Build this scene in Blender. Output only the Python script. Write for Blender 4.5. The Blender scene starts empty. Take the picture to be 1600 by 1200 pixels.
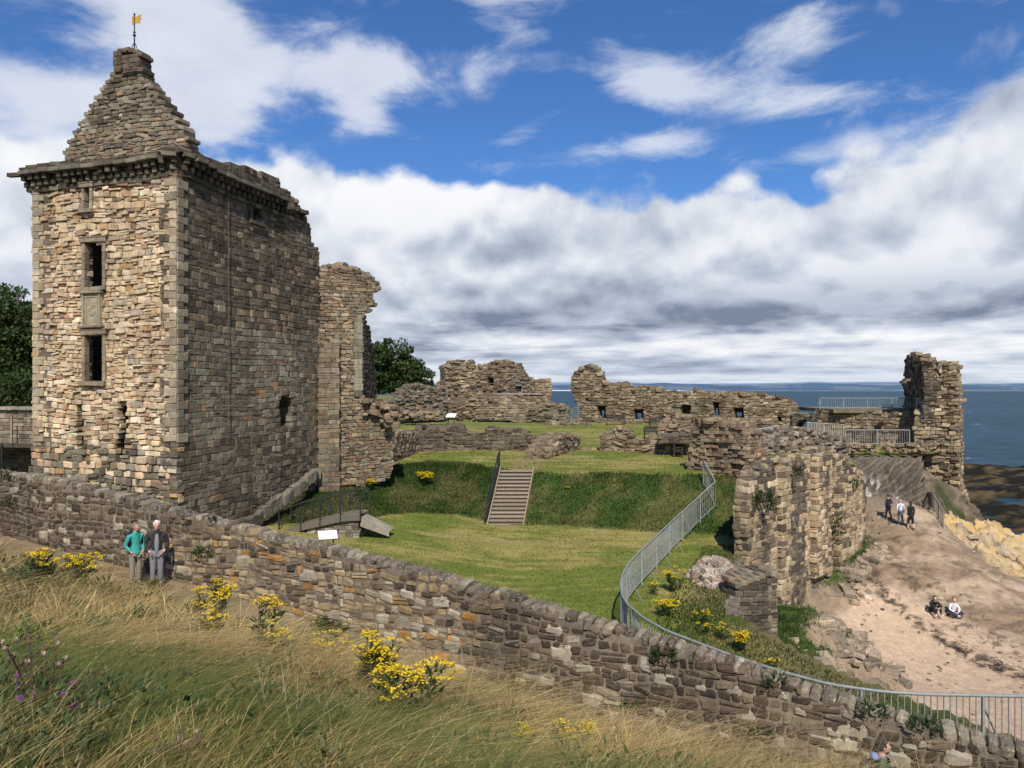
import bpy, math, random
import numpy as np
from mathutils import Vector, Matrix
from math import sin, cos, pi, radians, sqrt

RNG = np.random.default_rng(7)
random.seed(11)
SC = bpy.context.scene
COL = SC.collection
F = 1180.0; HZ = 603.0; CZ = 14.5      # focal length, horizon row, camera height (sea = 0)

def P(u, v, d):
    return np.array([(u-800)/F*d, d, CZ+(HZ-v)/F*d])
def PL(u, d):
    return np.array([(u-800)/F*d, d])
def dz(v, z):
    return (CZ-z)*F/(v-HZ)

# ------------------------------------------------------------------ noise
def _hash(ix, iy, iz, seed):
    h = (ix.astype(np.int64)*374761393 + iy.astype(np.int64)*668265263 + iz.astype(np.int64)*2147483647 + seed*1274126177) & 0xFFFFFFFF
    h = ((h ^ (h >> 13))*1274126177) & 0xFFFFFFFF
    h = (h ^ (h >> 16)) & 0xFFFFFFFF
    return h/4294967295.0
def vnoise(x, y, z=0.0, seed=0):
    x, y, z = np.broadcast_arrays(np.asarray(x, float), np.asarray(y, float), np.asarray(z, float))
    ix, iy, iz = np.floor(x), np.floor(y), np.floor(z)
    fx, fy, fz = x-ix, y-iy, z-iz
    fx = fx*fx*(3-2*fx); fy = fy*fy*(3-2*fy); fz = fz*fz*(3-2*fz)
    r = 0
    for a in (0, 1):
        for b in (0, 1):
            for c in (0, 1):
                w = (fx if a else 1-fx)*(fy if b else 1-fy)*(fz if c else 1-fz)
                r = r + w*_hash(ix+a, iy+b, iz+c, seed)
    return r
def fbm(x, y, z=0.0, seed=0, oct=4):
    r = 0; amp = .5; s = 0
    for i in range(oct):
        r = r + amp*vnoise(np.asarray(x)*2**i, np.asarray(y)*2**i, np.asarray(z)*2**i, seed+i*17); s += amp; amp *= .5
    return r/s
def sstep(a, b, x):
    t = np.clip((np.asarray(x, float)-a)/(b-a), 0, 1)
    return t*t*(3-2*t)
def lerp(a, b, t): return a+(b-a)*t

# ------------------------------------------------------------------ mesh accumulation
class MB:
    """collects verts / faces / colours of ONE mesh"""
    def __init__(s): s.v = []; s.f = []; s.c = []; s.n = 0
    def add(s, v, f, c):
        v = np.asarray(v, np.float32).reshape(-1, 3); f = np.asarray(f, np.int64)
        c = np.asarray(c, np.float32)
        if c.ndim == 1: c = np.tile(c[:3], (len(v), 1))
        s.v.append(v); s.c.append(c[:, :3]); s.f.append(f+s.n); s.n += len(v)
    def box(s, c0, size, col, R=None, bev=.0):
        hx, hy, hz = [q/2 for q in size]
        T = TB.copy()
        if bev > 0:
            T = rounded(bev/hx if hx else 0, bev/hy if hy else 0, bev/hz if hz else 0)
            v = T*np.array([hx, hy, hz]); f = LQ4
        else:
            v = CUBE*np.array([hx, hy, hz]); f = CUBEQ
        if R is not None: v = v@np.asarray(R).T
        s.add(v+np.asarray(c0), f, col)
    def bar(s, a, b, w, h, col):
        a = np.asarray(a, float); b = np.asarray(b, float); d = b-a; L = np.linalg.norm(d)
        if L < 1e-6: return
        d = d/L; up = np.array([0, 0, 1.]) if abs(d[2]) < .95 else np.array([1., 0, 0])
        x = np.cross(d, up); x /= np.linalg.norm(x); y = np.cross(x, d)
        R = np.stack([x, d, y], 1)
        s.box((a+b)/2, (w, L, h), col, R)
    def tube(s, pts, rad, col, n=8, caps=True):
        pts = np.asarray(pts, float); m = len(pts)
        rad = np.broadcast_to(np.asarray(rad, float), (m,))
        tan = np.gradient(pts, axis=0); tan /= (np.linalg.norm(tan, axis=1)[:, None]+1e-9)
        up = np.array([0, 0, 1.]) if abs(tan[0][2]) < .9 else np.array([1., 0, 0])
        x = np.cross(tan[0], up); x /= np.linalg.norm(x); vs = []
        for i in range(m):
            x = x-tan[i]*np.dot(x, tan[i]); x /= (np.linalg.norm(x)+1e-9); y = np.cross(tan[i], x)
            an = np.arange(n)*2*pi/n
            vs.append(pts[i]+rad[i]*(np.cos(an)[:, None]*x+np.sin(an)[:, None]*y))
        v = np.concatenate(vs); q = []
        for i in range(m-1):
            for k in range(n):
                q.append((i*n+k, i*n+(k+1) % n, (i+1)*n+(k+1) % n, (i+1)*n+k))
        if caps:
            v = np.concatenate([v, pts[:1], pts[-1:]])
            for k in range(n):
                q.append((m*n, (k+1) % n, k, m*n)); q.append((m*n+1, (m-1)*n+k, (m-1)*n+(k+1) % n, m*n+1))
        s.add(v, np.array(q), col)
    def ell(s, c, r, col, nu=10, nv=7, R=None):
        v = []; q = []
        for j in range(nv+1):
            th = pi*j/nv
            for i in range(nu):
                ph = 2*pi*i/nu; v.append((sin(th)*cos(ph), sin(th)*sin(ph), cos(th)))
        for j in range(nv):
            for i in range(nu):
                q.append((j*nu+i, (j+1)*nu+i, (j+1)*nu+(i+1) % nu, j*nu+(i+1) % nu))
        v = np.array(v)*np.asarray(r)
        if R is not None: v = v@np.asarray(R).T
        s.add(v+np.asarray(c), np.array(q), col)
    def poly(s, pts, col):
        pts = np.asarray(pts, float); s.add(pts, np.array([[0, 1, 2, 3 if len(pts) > 3 else 2]]), col)
    def build(s, name, mat, parent=None, smooth=True, label=None):
        v = np.concatenate(s.v); c = np.concatenate(s.c)
        f = np.concatenate(s.f)
        me = bpy.data.meshes.new(name)
        tri = f[:, 2] == f[:, 3]
        tri |= f[:, 0] == f[:, 3]
        nt = int(tri.sum()); lt = np.where(tri, 3, 4)
        idx = f[np.arange(4)[None, :] < lt[:, None]]
        me.vertices.add(len(v)); me.vertices.foreach_set('co', v.ravel())
        me.loops.add(len(idx)); me.loops.foreach_set('vertex_index', idx.astype(np.int32))
        me.polygons.add(len(f))
        st = np.concatenate([[0], np.cumsum(lt)[:-1]]).astype(np.int32)
        me.polygons.foreach_set('loop_start', st)
        try: me.polygons.foreach_set('loop_total', lt.astype(np.int32))
        except Exception: pass
        me.update(calc_edges=True)
        if mat.name.endswith('stone'): smooth = False
        if smooth: me.polygons.foreach_set('use_smooth', np.ones(len(f), bool))
        else: me.polygons.foreach_set('use_smooth', np.zeros(len(f), bool))
        at = me.color_attributes.new('Col', 'FLOAT_COLOR', 'POINT')
        at.data.foreach_set('color', np.concatenate([c, np.ones((len(c), 1), np.float32)], 1).astype(np.float32).ravel())
        me.materials.append(mat)
        o = bpy.data.objects.new(name, me); COL.objects.link(o)
        if parent is not None: attach(o, parent)
        if label: o['label'] = label
        return o

def attach(o, parent):
    o.parent = parent
    o.matrix_parent_inverse = parent_matrix(parent).inverted()
def parent_matrix(p):
    m = p.matrix_basis.copy()
    if p.parent is not None: m = parent_matrix(p.parent)@p.matrix_parent_inverse@m
    return m

CUBE = np.array([(x, y, z) for z in (-1, 1) for y in (-1, 1) for x in (-1, 1)], float)
CUBEQ = np.array([(0, 2, 3, 1), (4, 5, 7, 6), (0, 1, 5, 4), (2, 6, 7, 3), (0, 4, 6, 2), (1, 3, 7, 5)])
def lattice(n):
    idx = {}; v = []
    for i in range(n):
        for j in range(n):
            for k in range(n):
                if i in (0, n-1) or j in (0, n-1) or k in (0, n-1):
                    idx[(i, j, k)] = len(v); v.append((i, j, k))
    q = []
    m = n-1
    for a in range(m):
        for b in range(m):
            q.append([idx[(0, a, b)], idx[(0, a, b+1)], idx[(0, a+1, b+1)], idx[(0, a+1, b)]])
            q.append([idx[(m, a, b)], idx[(m, a+1, b)], idx[(m, a+1, b+1)], idx[(m, a, b+1)]])
            q.append([idx[(a, 0, b)], idx[(a+1, 0, b)], idx[(a+1, 0, b+1)], idx[(a, 0, b+1)]])
            q.append([idx[(a, m, b)], idx[(a, m, b+1)], idx[(a+1, m, b+1)], idx[(a+1, m, b)]])
            q.append([idx[(a, b, 0)], idx[(a, b+1, 0)], idx[(a+1, b+1, 0)], idx[(a+1, b, 0)]])
            q.append([idx[(a, b, m)], idx[(a+1, b, m)], idx[(a+1, b+1, m)], idx[(a, b+1, m)]])
    return np.array(v), np.array(q)
LI4, LQ4 = lattice(4)
LI3, LQ3 = lattice(3)
TB = CUBE
def rounded(bx, by, bz):
    out = np.zeros((len(LI4), 3))
    for ax, b in enumerate((bx, by, bz)):
        b = min(b, .9); pos = np.array([-1, -1+b, 1-b, 1.]); out[:, ax] = pos[LI4[:, ax]]
    cnt = ((LI4 == 0) | (LI4 == 3)).sum(1)
    for ax, b in enumerate((bx, by, bz)):
        b = min(b, .9); ext = (LI4[:, ax] == 0) | (LI4[:, ax] == 3)
        k = np.where(cnt == 3, .45, np.where(cnt == 2, .3, 0.))
        out[:, ax] -= np.where(ext, np.sign(out[:, ax])*b*k, 0)
    return out

# ------------------------------------------------------------------ stones
def stones(mb, C, half, R, col, bev=.3, jit=.06, hi=True):
    """many rounded blocks at once. C (N,3) centres, half (N,3), R (N,3,3) or (3,3), col (N,3)"""
    C = np.asarray(C, float); N = len(C)
    if N == 0: return
    half = np.asarray(half, float); col = np.asarray(col, float)
    LI, LQ = (LI4, LQ4) if hi else (LI3, LQ3)
    n = 3 if hi else 2
    V = np.zeros((N, len(LI), 3))
    mn = half.min(1)
    for ax in range(3):
        b = np.clip(bev*mn/half[:, ax], .02, .8)
        if hi: pos = np.stack([-np.ones(N), -1+b, 1-b, np.ones(N)], 1)
        else: pos = np.stack([-np.ones(N), np.zeros(N), np.ones(N)], 1)
        V[:, :, ax] = pos[:, LI[:, ax]]
    ext = (LI == 0) | (LI == n); cnt = ext.sum(1)
    if hi: k = np.where(cnt == 3, .5, np.where(cnt == 2, .3, 0.))
    else: k = np.where(cnt == 3, .55, np.where(cnt == 2, .28, 0.))
    for ax in range(3):
        b = np.clip(bev*mn/half[:, ax], .02, .8)
        V[:, :, ax] -= np.where(ext[None, :, ax], np.sign(V[:, :, ax])*b[:, None]*k[None, :], 0)
    V = V*half[:, None, :]
    # coherent distortion: shear corners + per-vertex jitter
    V += RNG.normal(0, 1, V.shape)*jit*mn[:, None, None]*.8
    sh = RNG.normal(0, jit*1.2, (N, 2))
    V[:, :, 2] += sh[:, :1]*V[:, :, 0]
    V[:, :, 0] += sh[:, 1:]*V[:, :, 2]
    R = np.asarray(R)
    if R.ndim == 2: V = V@R.T
    else: V = np.einsum('nij,nkj->nki', R, V)
    V += C[:, None, :]
    nv = len(LI)
    f = (LQ[None]+(np.arange(N)*nv)[:, None, None]).reshape(-1, 4)
    cc = np.repeat(col[:, None, :], nv, 1)*(1+RNG.normal(0, .05, (N, nv, 1)))
    mb.add(V.reshape(-1, 3), f, np.clip(cc.reshape(-1, 3), 0, 1))

def scan(polys, z):
    """even-odd spans of a set of polygons at height z"""
    xs = []
    for pl in polys:
        n = len(pl)
        for i in range(n):
            a = pl[i]; b = pl[(i+1) % n]
            if (a[1] <= z) != (b[1] <= z):
                xs.append(a[0]+(b[0]-a[0])*(z-a[1])/(b[1]-a[1]))
    xs.sort()
    return [(xs[i], xs[i+1]) for i in range(0, len(xs)-1, 2)]

def pick(pal, n=1):
    """pal: list of (weight, rgb)"""
    w = np.array([p[0] for p in pal], float); w /= w.sum()
    i = RNG.choice(len(pal), n, p=w)
    c = np.array([p[1] for p in pal])[i]
    return c*(1+RNG.normal(0, .14, (n, 1)))*(1+RNG.normal(0, .016, (n, 3)))

class Wall:
    """vertical plane through plan points A and B; s runs from A to B, normal faces the camera"""
    def __init__(w, A, B, flip=False, off=0.):
        w.A = np.asarray(A, float); B = np.asarray(B, float); w.L = np.linalg.norm(B-w.A)
        w.e = (B-w.A)/w.L; w.n = np.array([w.e[1], -w.e[0]])
        if np.dot(w.n, -w.A) < 0: w.n = -w.n
        if flip: w.n = -w.n
        w.A = w.A+w.n*off
        w.R = np.stack([np.array([w.e[0], w.e[1], 0]), np.array([-w.n[0], -w.n[1], 0]), np.array([0, 0, 1.])], 1)
    def sz(w, u, v):
        k = (u-800)/F
        # A + s e = d*(k,1)
        M = np.array([[w.e[0], -k], [w.e[1], -1.]]); s, d = np.linalg.solve(M, -w.A)
        return (s, CZ+(HZ-v)/F*d)
    def px(w, pts): return [w.sz(u, v) for u, v in pts]
    def pt(w, s, z, out=0.):
        q = w.A+w.e*s+w.n*out; return np.array([q[0], q[1], z])

def rough(poly, amp=.08, step=.35, seed=0, keep=None):
    """ragged outline: subdivide and jitter"""
    out = []; n = len(poly); rr = np.random.default_rng(seed)
    for i in range(n):
        a = np.array(poly[i]); b = np.array(poly[(i+1) % n]); L = np.linalg.norm(b-a); m = max(1, int(L/step))
        for k in range(m):
            p = a+(b-a)*k/m
            if k: p = p+rr.normal(0, amp, 2)
            out.append(tuple(p))
    return out

MORTAR = np.array([.20, .165, .125])
def masonry(mb, w, poly, holes=(), thick=.8, row=(.14, .26), wid=(.22, .5), prot=(0., .05), pal=None, deep=.2, mortar=MORTAR,
            hi=True, bev=.3, jit=.06, wav=0.04, gap=.012, recess=.05, back=False, split=.22, tint=None, core=True, coreraw=None, cstep=.2, prof=None, ends=True):
    """coursed rubble: stones set row by row inside the outline, on a recessed mortar core"""
    polys = [poly]+list(holes)
    zs = [p[1] for p in poly]; z = min(zs); z1 = max(zs)
    C = []; Hf = []; K = []; EC = []; EH = []
    seed = RNG.integers(1000)
    while z < z1:
        h = RNG.uniform(*row); zc = z+h/2
        for (a, b) in scan(polys, zc):
            if ends and b-a > .3:
                for se, sg in ((a, 1), (b, -1)):
                    q = deep*.8
                    while q < thick-.05:
                        cl = min(RNG.uniform(.25, .5), thick-q+.02); EC.append((se+sg*(.12-RNG.uniform(0, .05)), -q-cl/2, zc)); EH.append((.13, (cl-gap)/2, (h-gap)/2)); q += cl
            s = a+RNG.uniform(-.05, .03)
            while s < b-.04:
                wd = RNG.uniform(*wid)*RNG.choice([.6, 1, 1, 1.35])
                if b-(s+wd) < wid[0]*.5: wd = b-s+RNG.uniform(-.03, .05)
                cs = s+wd/2
                off = wav*2*(float(vnoise(cs*.45, zc*.3, 0, seed))-.5)+wav*.6*sin(cs*1.1+zc*.4)
                sub = [(zc+off, h)]
                if RNG.random() < split and h > .13: sub = [(zc+off-h*.22, h*.54), (zc+off+h*.28, h*.42)]
                for (zz, hh) in sub:
                    pr = RNG.uniform(*prot)
                    if prof is not None: pr += prof(cs, zz)
                    C.append((cs, pr-deep/2, zz)); Hf.append(((wd-gap)/2, deep/2, (hh-gap)/2)); K.append((cs, zz))
                s += wd
        z += h
    if not C: return
    C = np.array(C); Hf = np.maximum(np.array(Hf), .012); K = np.array(K)
    col = pal(K[:, 0], K[:, 1]) if callable(pal) else pick(pal, len(C))
    if tint is not None: col = col*tint(K[:, 0], K[:, 1])[:, None]
    W = np.zeros((len(C), 3))
    W[:, 0] = w.A[0]+w.e[0]*C[:, 0]+w.n[0]*C[:, 1]; W[:, 1] = w.A[1]+w.e[1]*C[:, 0]+w.n[1]*C[:, 1]; W[:, 2] = C[:, 2]
    stones(mb, W, Hf, w.R, col, bev, jit, hi)
    if EC:
        EC = np.array(EC); We = np.zeros((len(EC), 3)); We[:, 0] = w.A[0]+w.e[0]*EC[:, 0]+w.n[0]*EC[:, 1]; We[:, 1] = w.A[1]+w.e[1]*EC[:, 0]+w.n[1]*EC[:, 1]; We[:, 2] = EC[:, 2]
        ce = pal(EC[:, 0], EC[:, 2]) if callable(pal) else pick(pal, len(EC))
        stones(mb, We, np.maximum(np.array(EH), .012), w.R, ce, bev, jit, False)
    if back:
        W2 = W.copy(); W2[:, 0] -= w.n[0]*(thick-deep); W2[:, 1] -= w.n[1]*(thick-deep)
        stones(mb, W2, Hf, w.R, col, bev, jit, False)
    if core:
        z = min(zs); cc = []
        while z < z1:
            h = cstep
            for (a, b) in scan(polys, z+h/2):
                if b-a > .12:
                    e0 = recess if a > min(p[0] for p in poly)+.0 else recess
                    dd = thick-recess*(2 if back else 1)
                    c3 = w.pt((a+b)/2, z+h/2, -(recess+dd/2))
                    if prof is not None:
                        pass
                    mb.box(c3, (b-a-.06, dd, h), mortar*(1+RNG.normal(0, .05)), w.R)
            z += h

def cap_rubble(mb, w, poly, thick, pal, size=(.1, .24), dens=9, zmin=-99, hi=False, lift=.0):
    """loose stones bedded on the broken top"""
    s0 = min(p[0] for p in poly); s1 = max(p[0] for p in poly); n = int((s1-s0)*thick*dens)
    C = []; S = []
    for i in range(n):
        s = RNG.uniform(s0, s1); best = None
        m = len(poly)
        for k in range(m):
            a = poly[k]; b = poly[(k+1) % m]
            if (a[0] <= s) != (b[0] <= s):
                z = a[1]+(b[1]-a[1])*(s-a[0])/(b[0]-a[0])
                if best is None or z > best: best = z
        if best is None or best < zmin: continue
        r = RNG.uniform(*size)
        q = w.pt(s, best-r*.25+lift, -RNG.uniform(.02, thick-.02)); C.append(q); S.append((r, r*RNG.uniform(.5, .9), r*RNG.uniform(.4, .7)))
    if C:
        an = RNG.uniform(0, pi, len(C)); R = np.zeros((len(C), 3, 3)); R[:, 2, 2] = 1
        R[:, 0, 0] = np.cos(an); R[:, 0, 1] = -np.sin(an); R[:, 1, 0] = np.sin(an); R[:, 1, 1] = np.cos(an)
        stones(mb, C, np.array(S), R, pick(pal, len(C)), .5, .12, hi)

# ------------------------------------------------------------------ tagging
def tag(o, label=None, cat=None, group=None, kind=None):
    if label: o['label'] = label
    if cat: o['category'] = cat
    if group: o['group'] = group
    if kind: o['kind'] = kind
    return o
def thing(name, label, cat, loc=(0, 0, 0), rz=0., group=None):
    o = bpy.data.objects.new(name, None); COL.objects.link(o); o.location = [float(q) for q in loc]; o.rotation_euler = (0, 0, rz)
    o.empty_display_size = .2
    return tag(o, label, cat, group)

# ------------------------------------------------------------------ materials
def nmat(name):
    m = bpy.data.materials.new(name); m.use_nodes = True; nt = m.node_tree; nt.nodes.clear(); return m, nt
def N(nt, t, **kw):
    n = nt.nodes.new(t)
    for k, v in kw.items():
        if k.startswith('i_'):
            key = k[2:]; key = int(key) if key.isdigit() else key.replace('_', ' ')
            n.inputs[key].default_value = v
        else: setattr(n, k, v)
    return n
def ramp(nt, fac, stops):
    r = nt.nodes.new('ShaderNodeValToRGB'); e = r.color_ramp.elements
    while len(e) < len(stops): e.new(.5)
    for i, (p, c) in enumerate(stops):
        e[i].position = p; e[i].color = (*c, 1) if not np.isscalar(c) else (c, c, c, 1)
    nt.links.new(fac, r.inputs[0]); return r
def mix(nt, fac, a, b, mode='MIX'):
    m = nt.nodes.new('ShaderNodeMix'); m.data_type = 'RGBA'; m.blend_type = mode
    for s, x in ((0, fac), (6, a), (7, b)):
        if hasattr(x, 'node'): nt.links.new(x, m.inputs[s])
        elif s == 0: m.inputs[0].default_value = x
        else: m.inputs[s].default_value = (*x, 1)
    return m.outputs[2]
def mathn(nt, op, a, b=0., c=None, clamp=False):
    m = nt.nodes.new('ShaderNodeMath'); m.operation = op; m.use_clamp = clamp
    for i, x in enumerate((a, b) if c is None else (a, b, c)):
        if hasattr(x, 'node'): nt.links.new(x, m.inputs[i])
        else: m.inputs[i].default_value = x
    return m.outputs[0]

def stone_mat(name, lichen=.35, lich_col=(.34, .33, .27), nscale=5., bump=.5, lo=.62, hi=1.25, bdist=.02, stain=.5):
    m, nt = nmat(name); L = nt.links.new
    g = N(nt, 'ShaderNodeTexCoord'); att = N(nt, 'ShaderNodeVertexColor', layer_name='Col')
    n1 = N(nt, 'ShaderNodeTexNoise', i_Scale=nscale, i_Detail=9., i_Roughness=.65); L(g.outputs['Object'], n1.inputs['Vector'])
    n2 = N(nt, 'ShaderNodeTexNoise', i_Scale=nscale*6, i_Detail=8., i_Roughness=.7); L(g.outputs['Object'], n2.inputs['Vector'])
    n3 = N(nt, 'ShaderNodeTexNoise', i_Scale=.35, i_Detail=6., i_Roughness=.6); L(g.outputs['Object'], n3.inputs['Vector'])
    r1 = ramp(nt, n1.outputs[0], [(.25, lo), (.75, hi)]); r2 = ramp(nt, n2.outputs[0], [(.28, .68), (.72, 1.22)])
    r3 = ramp(nt, n3.outputs[0], [(.3, 1-stain*.55), (.65, 1.08)])
    c = mix(nt, 1., att.outputs[0], r1.outputs[0], 'MULTIPLY'); c = mix(nt, 1., c, r2.outputs[0], 'MULTIPLY'); c = mix(nt, 1., c, r3.outputs[0], 'MULTIPLY')
    mp = N(nt, 'ShaderNodeMapping'); mp.inputs['Scale'].default_value = (1.6, 1.6, .16); L(g.outputs['Object'], mp.inputs[0])
    n5 = N(nt, 'ShaderNodeTexNoise', i_Scale=1., i_Detail=7., i_Roughness=.65); L(mp.outputs[0], n5.inputs['Vector'])
    c = mix(nt, 1., c, ramp(nt, n5.outputs[0], [(.32, .70), (.52, 1.03), (.72, 1.12)]).outputs[0], 'MULTIPLY')
    n4 = N(nt, 'ShaderNodeTexNoise', i_Scale=nscale*2.2, i_Detail=6., i_Roughness=.75); L(g.outputs['Object'], n4.inputs['Vector'])
    lf = ramp(nt, n4.outputs[0], [(.56, 0.), (.66, 1.)])
    c = mix(nt, mathn(nt, 'MULTIPLY', lf.outputs[0], lichen), c, lich_col)
    b = N(nt, 'ShaderNodeBump', i_Strength=bump, i_Distance=bdist)
    hh = mathn(nt, 'ADD', mathn(nt, 'MULTIPLY', n1.outputs[0], 1.2), n2.outputs[0]); L(hh, b.inputs['Height'])
    p = N(nt, 'ShaderNodeBsdfPrincipled', i_Roughness=.92); p.inputs['Specular IOR Level'].default_value = .15
    L(c, p.inputs['Base Color']); L(b.outputs[0], p.inputs['Normal'])
    o = N(nt, 'ShaderNodeOutputMaterial'); L(p.outputs[0], o.inputs[0]); return m

def leaf_mat(name, trans=.35, rough=.6, var=.25):
    m, nt = nmat(name); L = nt.links.new
    att = N(nt, 'ShaderNodeVertexColor', layer_name='Col')
    p = N(nt, 'ShaderNodeBsdfPrincipled', i_Roughness=rough); p.inputs['Specular IOR Level'].default_value = .25
    t = N(nt, 'ShaderNodeBsdfTranslucent'); L(att.outputs[0], p.inputs['Base Color']); L(att.outputs[0], t.inputs[0])
    ms = N(nt, 'ShaderNodeMixShader'); ms.inputs[0].default_value = trans
    L(p.outputs[0], ms.inputs[1]); L(t.outputs[0], ms.inputs[2]); o = N(nt, 'ShaderNodeOutputMaterial'); L(ms.outputs[0], o.inputs[0]); return m

def plain_mat(name, rough=.6, metal=0., nz=8., amt=.25, bump=.1):
    """vertex colour with fine variation"""
    m, nt = nmat(name); L = nt.links.new
    g = N(nt, 'ShaderNodeTexCoord'); att = N(nt, 'ShaderNodeVertexColor', layer_name='Col')
    n1 = N(nt, 'ShaderNodeTexNoise', i_Scale=nz, i_Detail=6., i_Roughness=.65); L(g.outputs['Object'], n1.inputs['Vector'])
    r1 = ramp(nt, n1.outputs[0], [(.3, 1-amt), (.7, 1+amt*.6)]); c = mix(nt, 1., att.outputs[0], r1.outputs[0], 'MULTIPLY')
    b = N(nt, 'ShaderNodeBump', i_Strength=bump, i_Distance=.01); L(n1.outputs[0], b.inputs['Height'])
    p = N(nt, 'ShaderNodeBsdfPrincipled', i_Roughness=rough, i_Metallic=metal); L(c, p.inputs['Base Color']); L(b.outputs[0], p.inputs['Normal'])
    o = N(nt, 'ShaderNodeOutputMaterial'); L(p.outputs[0], o.inputs[0]); return m

def ground_mat(name, s1=1.2, s2=14., lo=.6, hi=1.35, bump=.6, bd=.04, stretch=None, spots=None):
    m, nt = nmat(name); L = nt.links.new
    g = N(nt, 'ShaderNodeTexCoord'); att = N(nt, 'ShaderNodeVertexColor', layer_name='Col')
    vec = g.outputs['Object']
    if stretch:
        mp = N(nt, 'ShaderNodeMapping'); mp.inputs['Scale'].default_value = stretch; L(vec, mp.inputs[0]); vec2 = mp.outputs[0]
    else: vec2 = vec
    n1 = N(nt, 'ShaderNodeTexNoise', i_Scale=s1, i_Detail=8., i_Roughness=.62); L(vec2, n1.inputs['Vector'])
    n2 = N(nt, 'ShaderNodeTexNoise', i_Scale=s2, i_Detail=8., i_Roughness=.75); L(vec, n2.inputs['Vector'])
    r1 = ramp(nt, n1.outputs[0], [(.3, lo), (.7, hi)]); r2 = ramp(nt, n2.outputs[0], [(.3, .55), (.7, 1.35)])
    c = mix(nt, 1., att.outputs[0], r1.outputs[0], 'MULTIPLY'); c = mix(nt, 1., c, r2.outputs[0], 'MULTIPLY')
    if spots:
        n3 = N(nt, 'ShaderNodeTexNoise', i_Scale=spots[0], i_Detail=5., i_Roughness=.7); L(vec2, n3.inputs['Vector'])
        f = ramp(nt, n3.outputs[0], [(spots[1], 0.), (spots[1]+.1, 1.)]); c = mix(nt, mathn(nt, 'MULTIPLY', f.outputs[0], spots[2]), c, spots[3])
    b = N(nt, 'ShaderNodeBump', i_Strength=bump, i_Distance=bd); L(mathn(nt, 'ADD', n1.outputs[0], n2.outputs[0]), b.inputs['Height'])
    p = N(nt, 'ShaderNodeBsdfPrincipled', i_Roughness=.95); p.inputs['Specular IOR Level'].default_value = .1
    L(c, p.inputs['Base Color']); L(b.outputs[0], p.inputs['Normal'])
    o = N(nt, 'ShaderNodeOutputMaterial'); L(p.outputs[0], o.inputs[0]); return m

M_ST = stone_mat('sandstone', lichen=.34, stain=.7)
M_STD = stone_mat('dark_sandstone', lichen=.35, lich_col=(.25, .24, .19))
M_STF = stone_mat('far_sandstone', lichen=.3, nscale=2.5, bdist=.05, bump=.7)
M_BW = stone_mat('field_wall_stone', lichen=.45, lich_col=(.34, .30, .235), nscale=4.5, bump=.6, bdist=.012)
M_COPE = stone_mat('lichened_coping_stone', lichen=.85, lich_col=(.50, .47, .38), nscale=8., bump=.7, bdist=.012)
M_ROCK = stone_mat('shore_rock', lichen=.25, nscale=1.6, bump=.9, bdist=.12)
M_LEAF = leaf_mat('leaf')
M_GRASS = leaf_mat('grass_blade', .3, .55)
M_PET = leaf_mat('petal', .25, .5)
M_PAINT = plain_mat('painted_steel', .5, 0.)
M_WOOD = plain_mat('weathered_timber', .8, 0., 14., .35, .3)
M_CLOTH = plain_mat('cloth', .9, 0., 30., .18, .3)
M_SKIN = plain_mat('skin', .6, 0., 20., .06, .0)
M_GOLD = plain_mat('gilded_metal', .35, .6)
# ------------------------------------------------------------------ camera, sun, sky
cam = bpy.data.cameras.new('camera'); cam.lens = F/1600*36; cam.sensor_width = 36; cam.clip_start = .1; cam.clip_end = 20000
cam.shift_y = (HZ-600)/1600
co = bpy.data.objects.new('camera', cam); co.location = (0, 0, CZ); co.rotation_euler = (pi/2, 0, 0); COL.objects.link(co); SC.camera = co
SC.view_settings.view_transform = 'Standard'; SC.view_settings.look = 'None'; SC.view_settings.exposure = 0; SC.view_settings.gamma = 1
SC.render.engine = 'CYCLES'; SC.cycles.max_bounces = 5; SC.cycles.diffuse_bounces = 2; SC.cycles.glossy_bounces = 2; SC.cycles.transmission_bounces = 3

SUN_EL = radians(46); SUN_AZ = radians(176)       # azimuth clockwise from +Y : behind the camera
sd = Vector((sin(SUN_AZ)*cos(SUN_EL), cos(SUN_AZ)*cos(SUN_EL), sin(SUN_EL)))
sun = bpy.data.lights.new('sun', 'SUN'); sun.energy = 5.0; sun.angle = radians(.53); sun.color = (1, .93, .82)
so = bpy.data.objects.new('sun', sun); so.rotation_euler = (-sd).to_track_quat('-Z', 'Y').to_euler(); so.location = (0, -30, 60); COL.objects.link(so)

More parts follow.
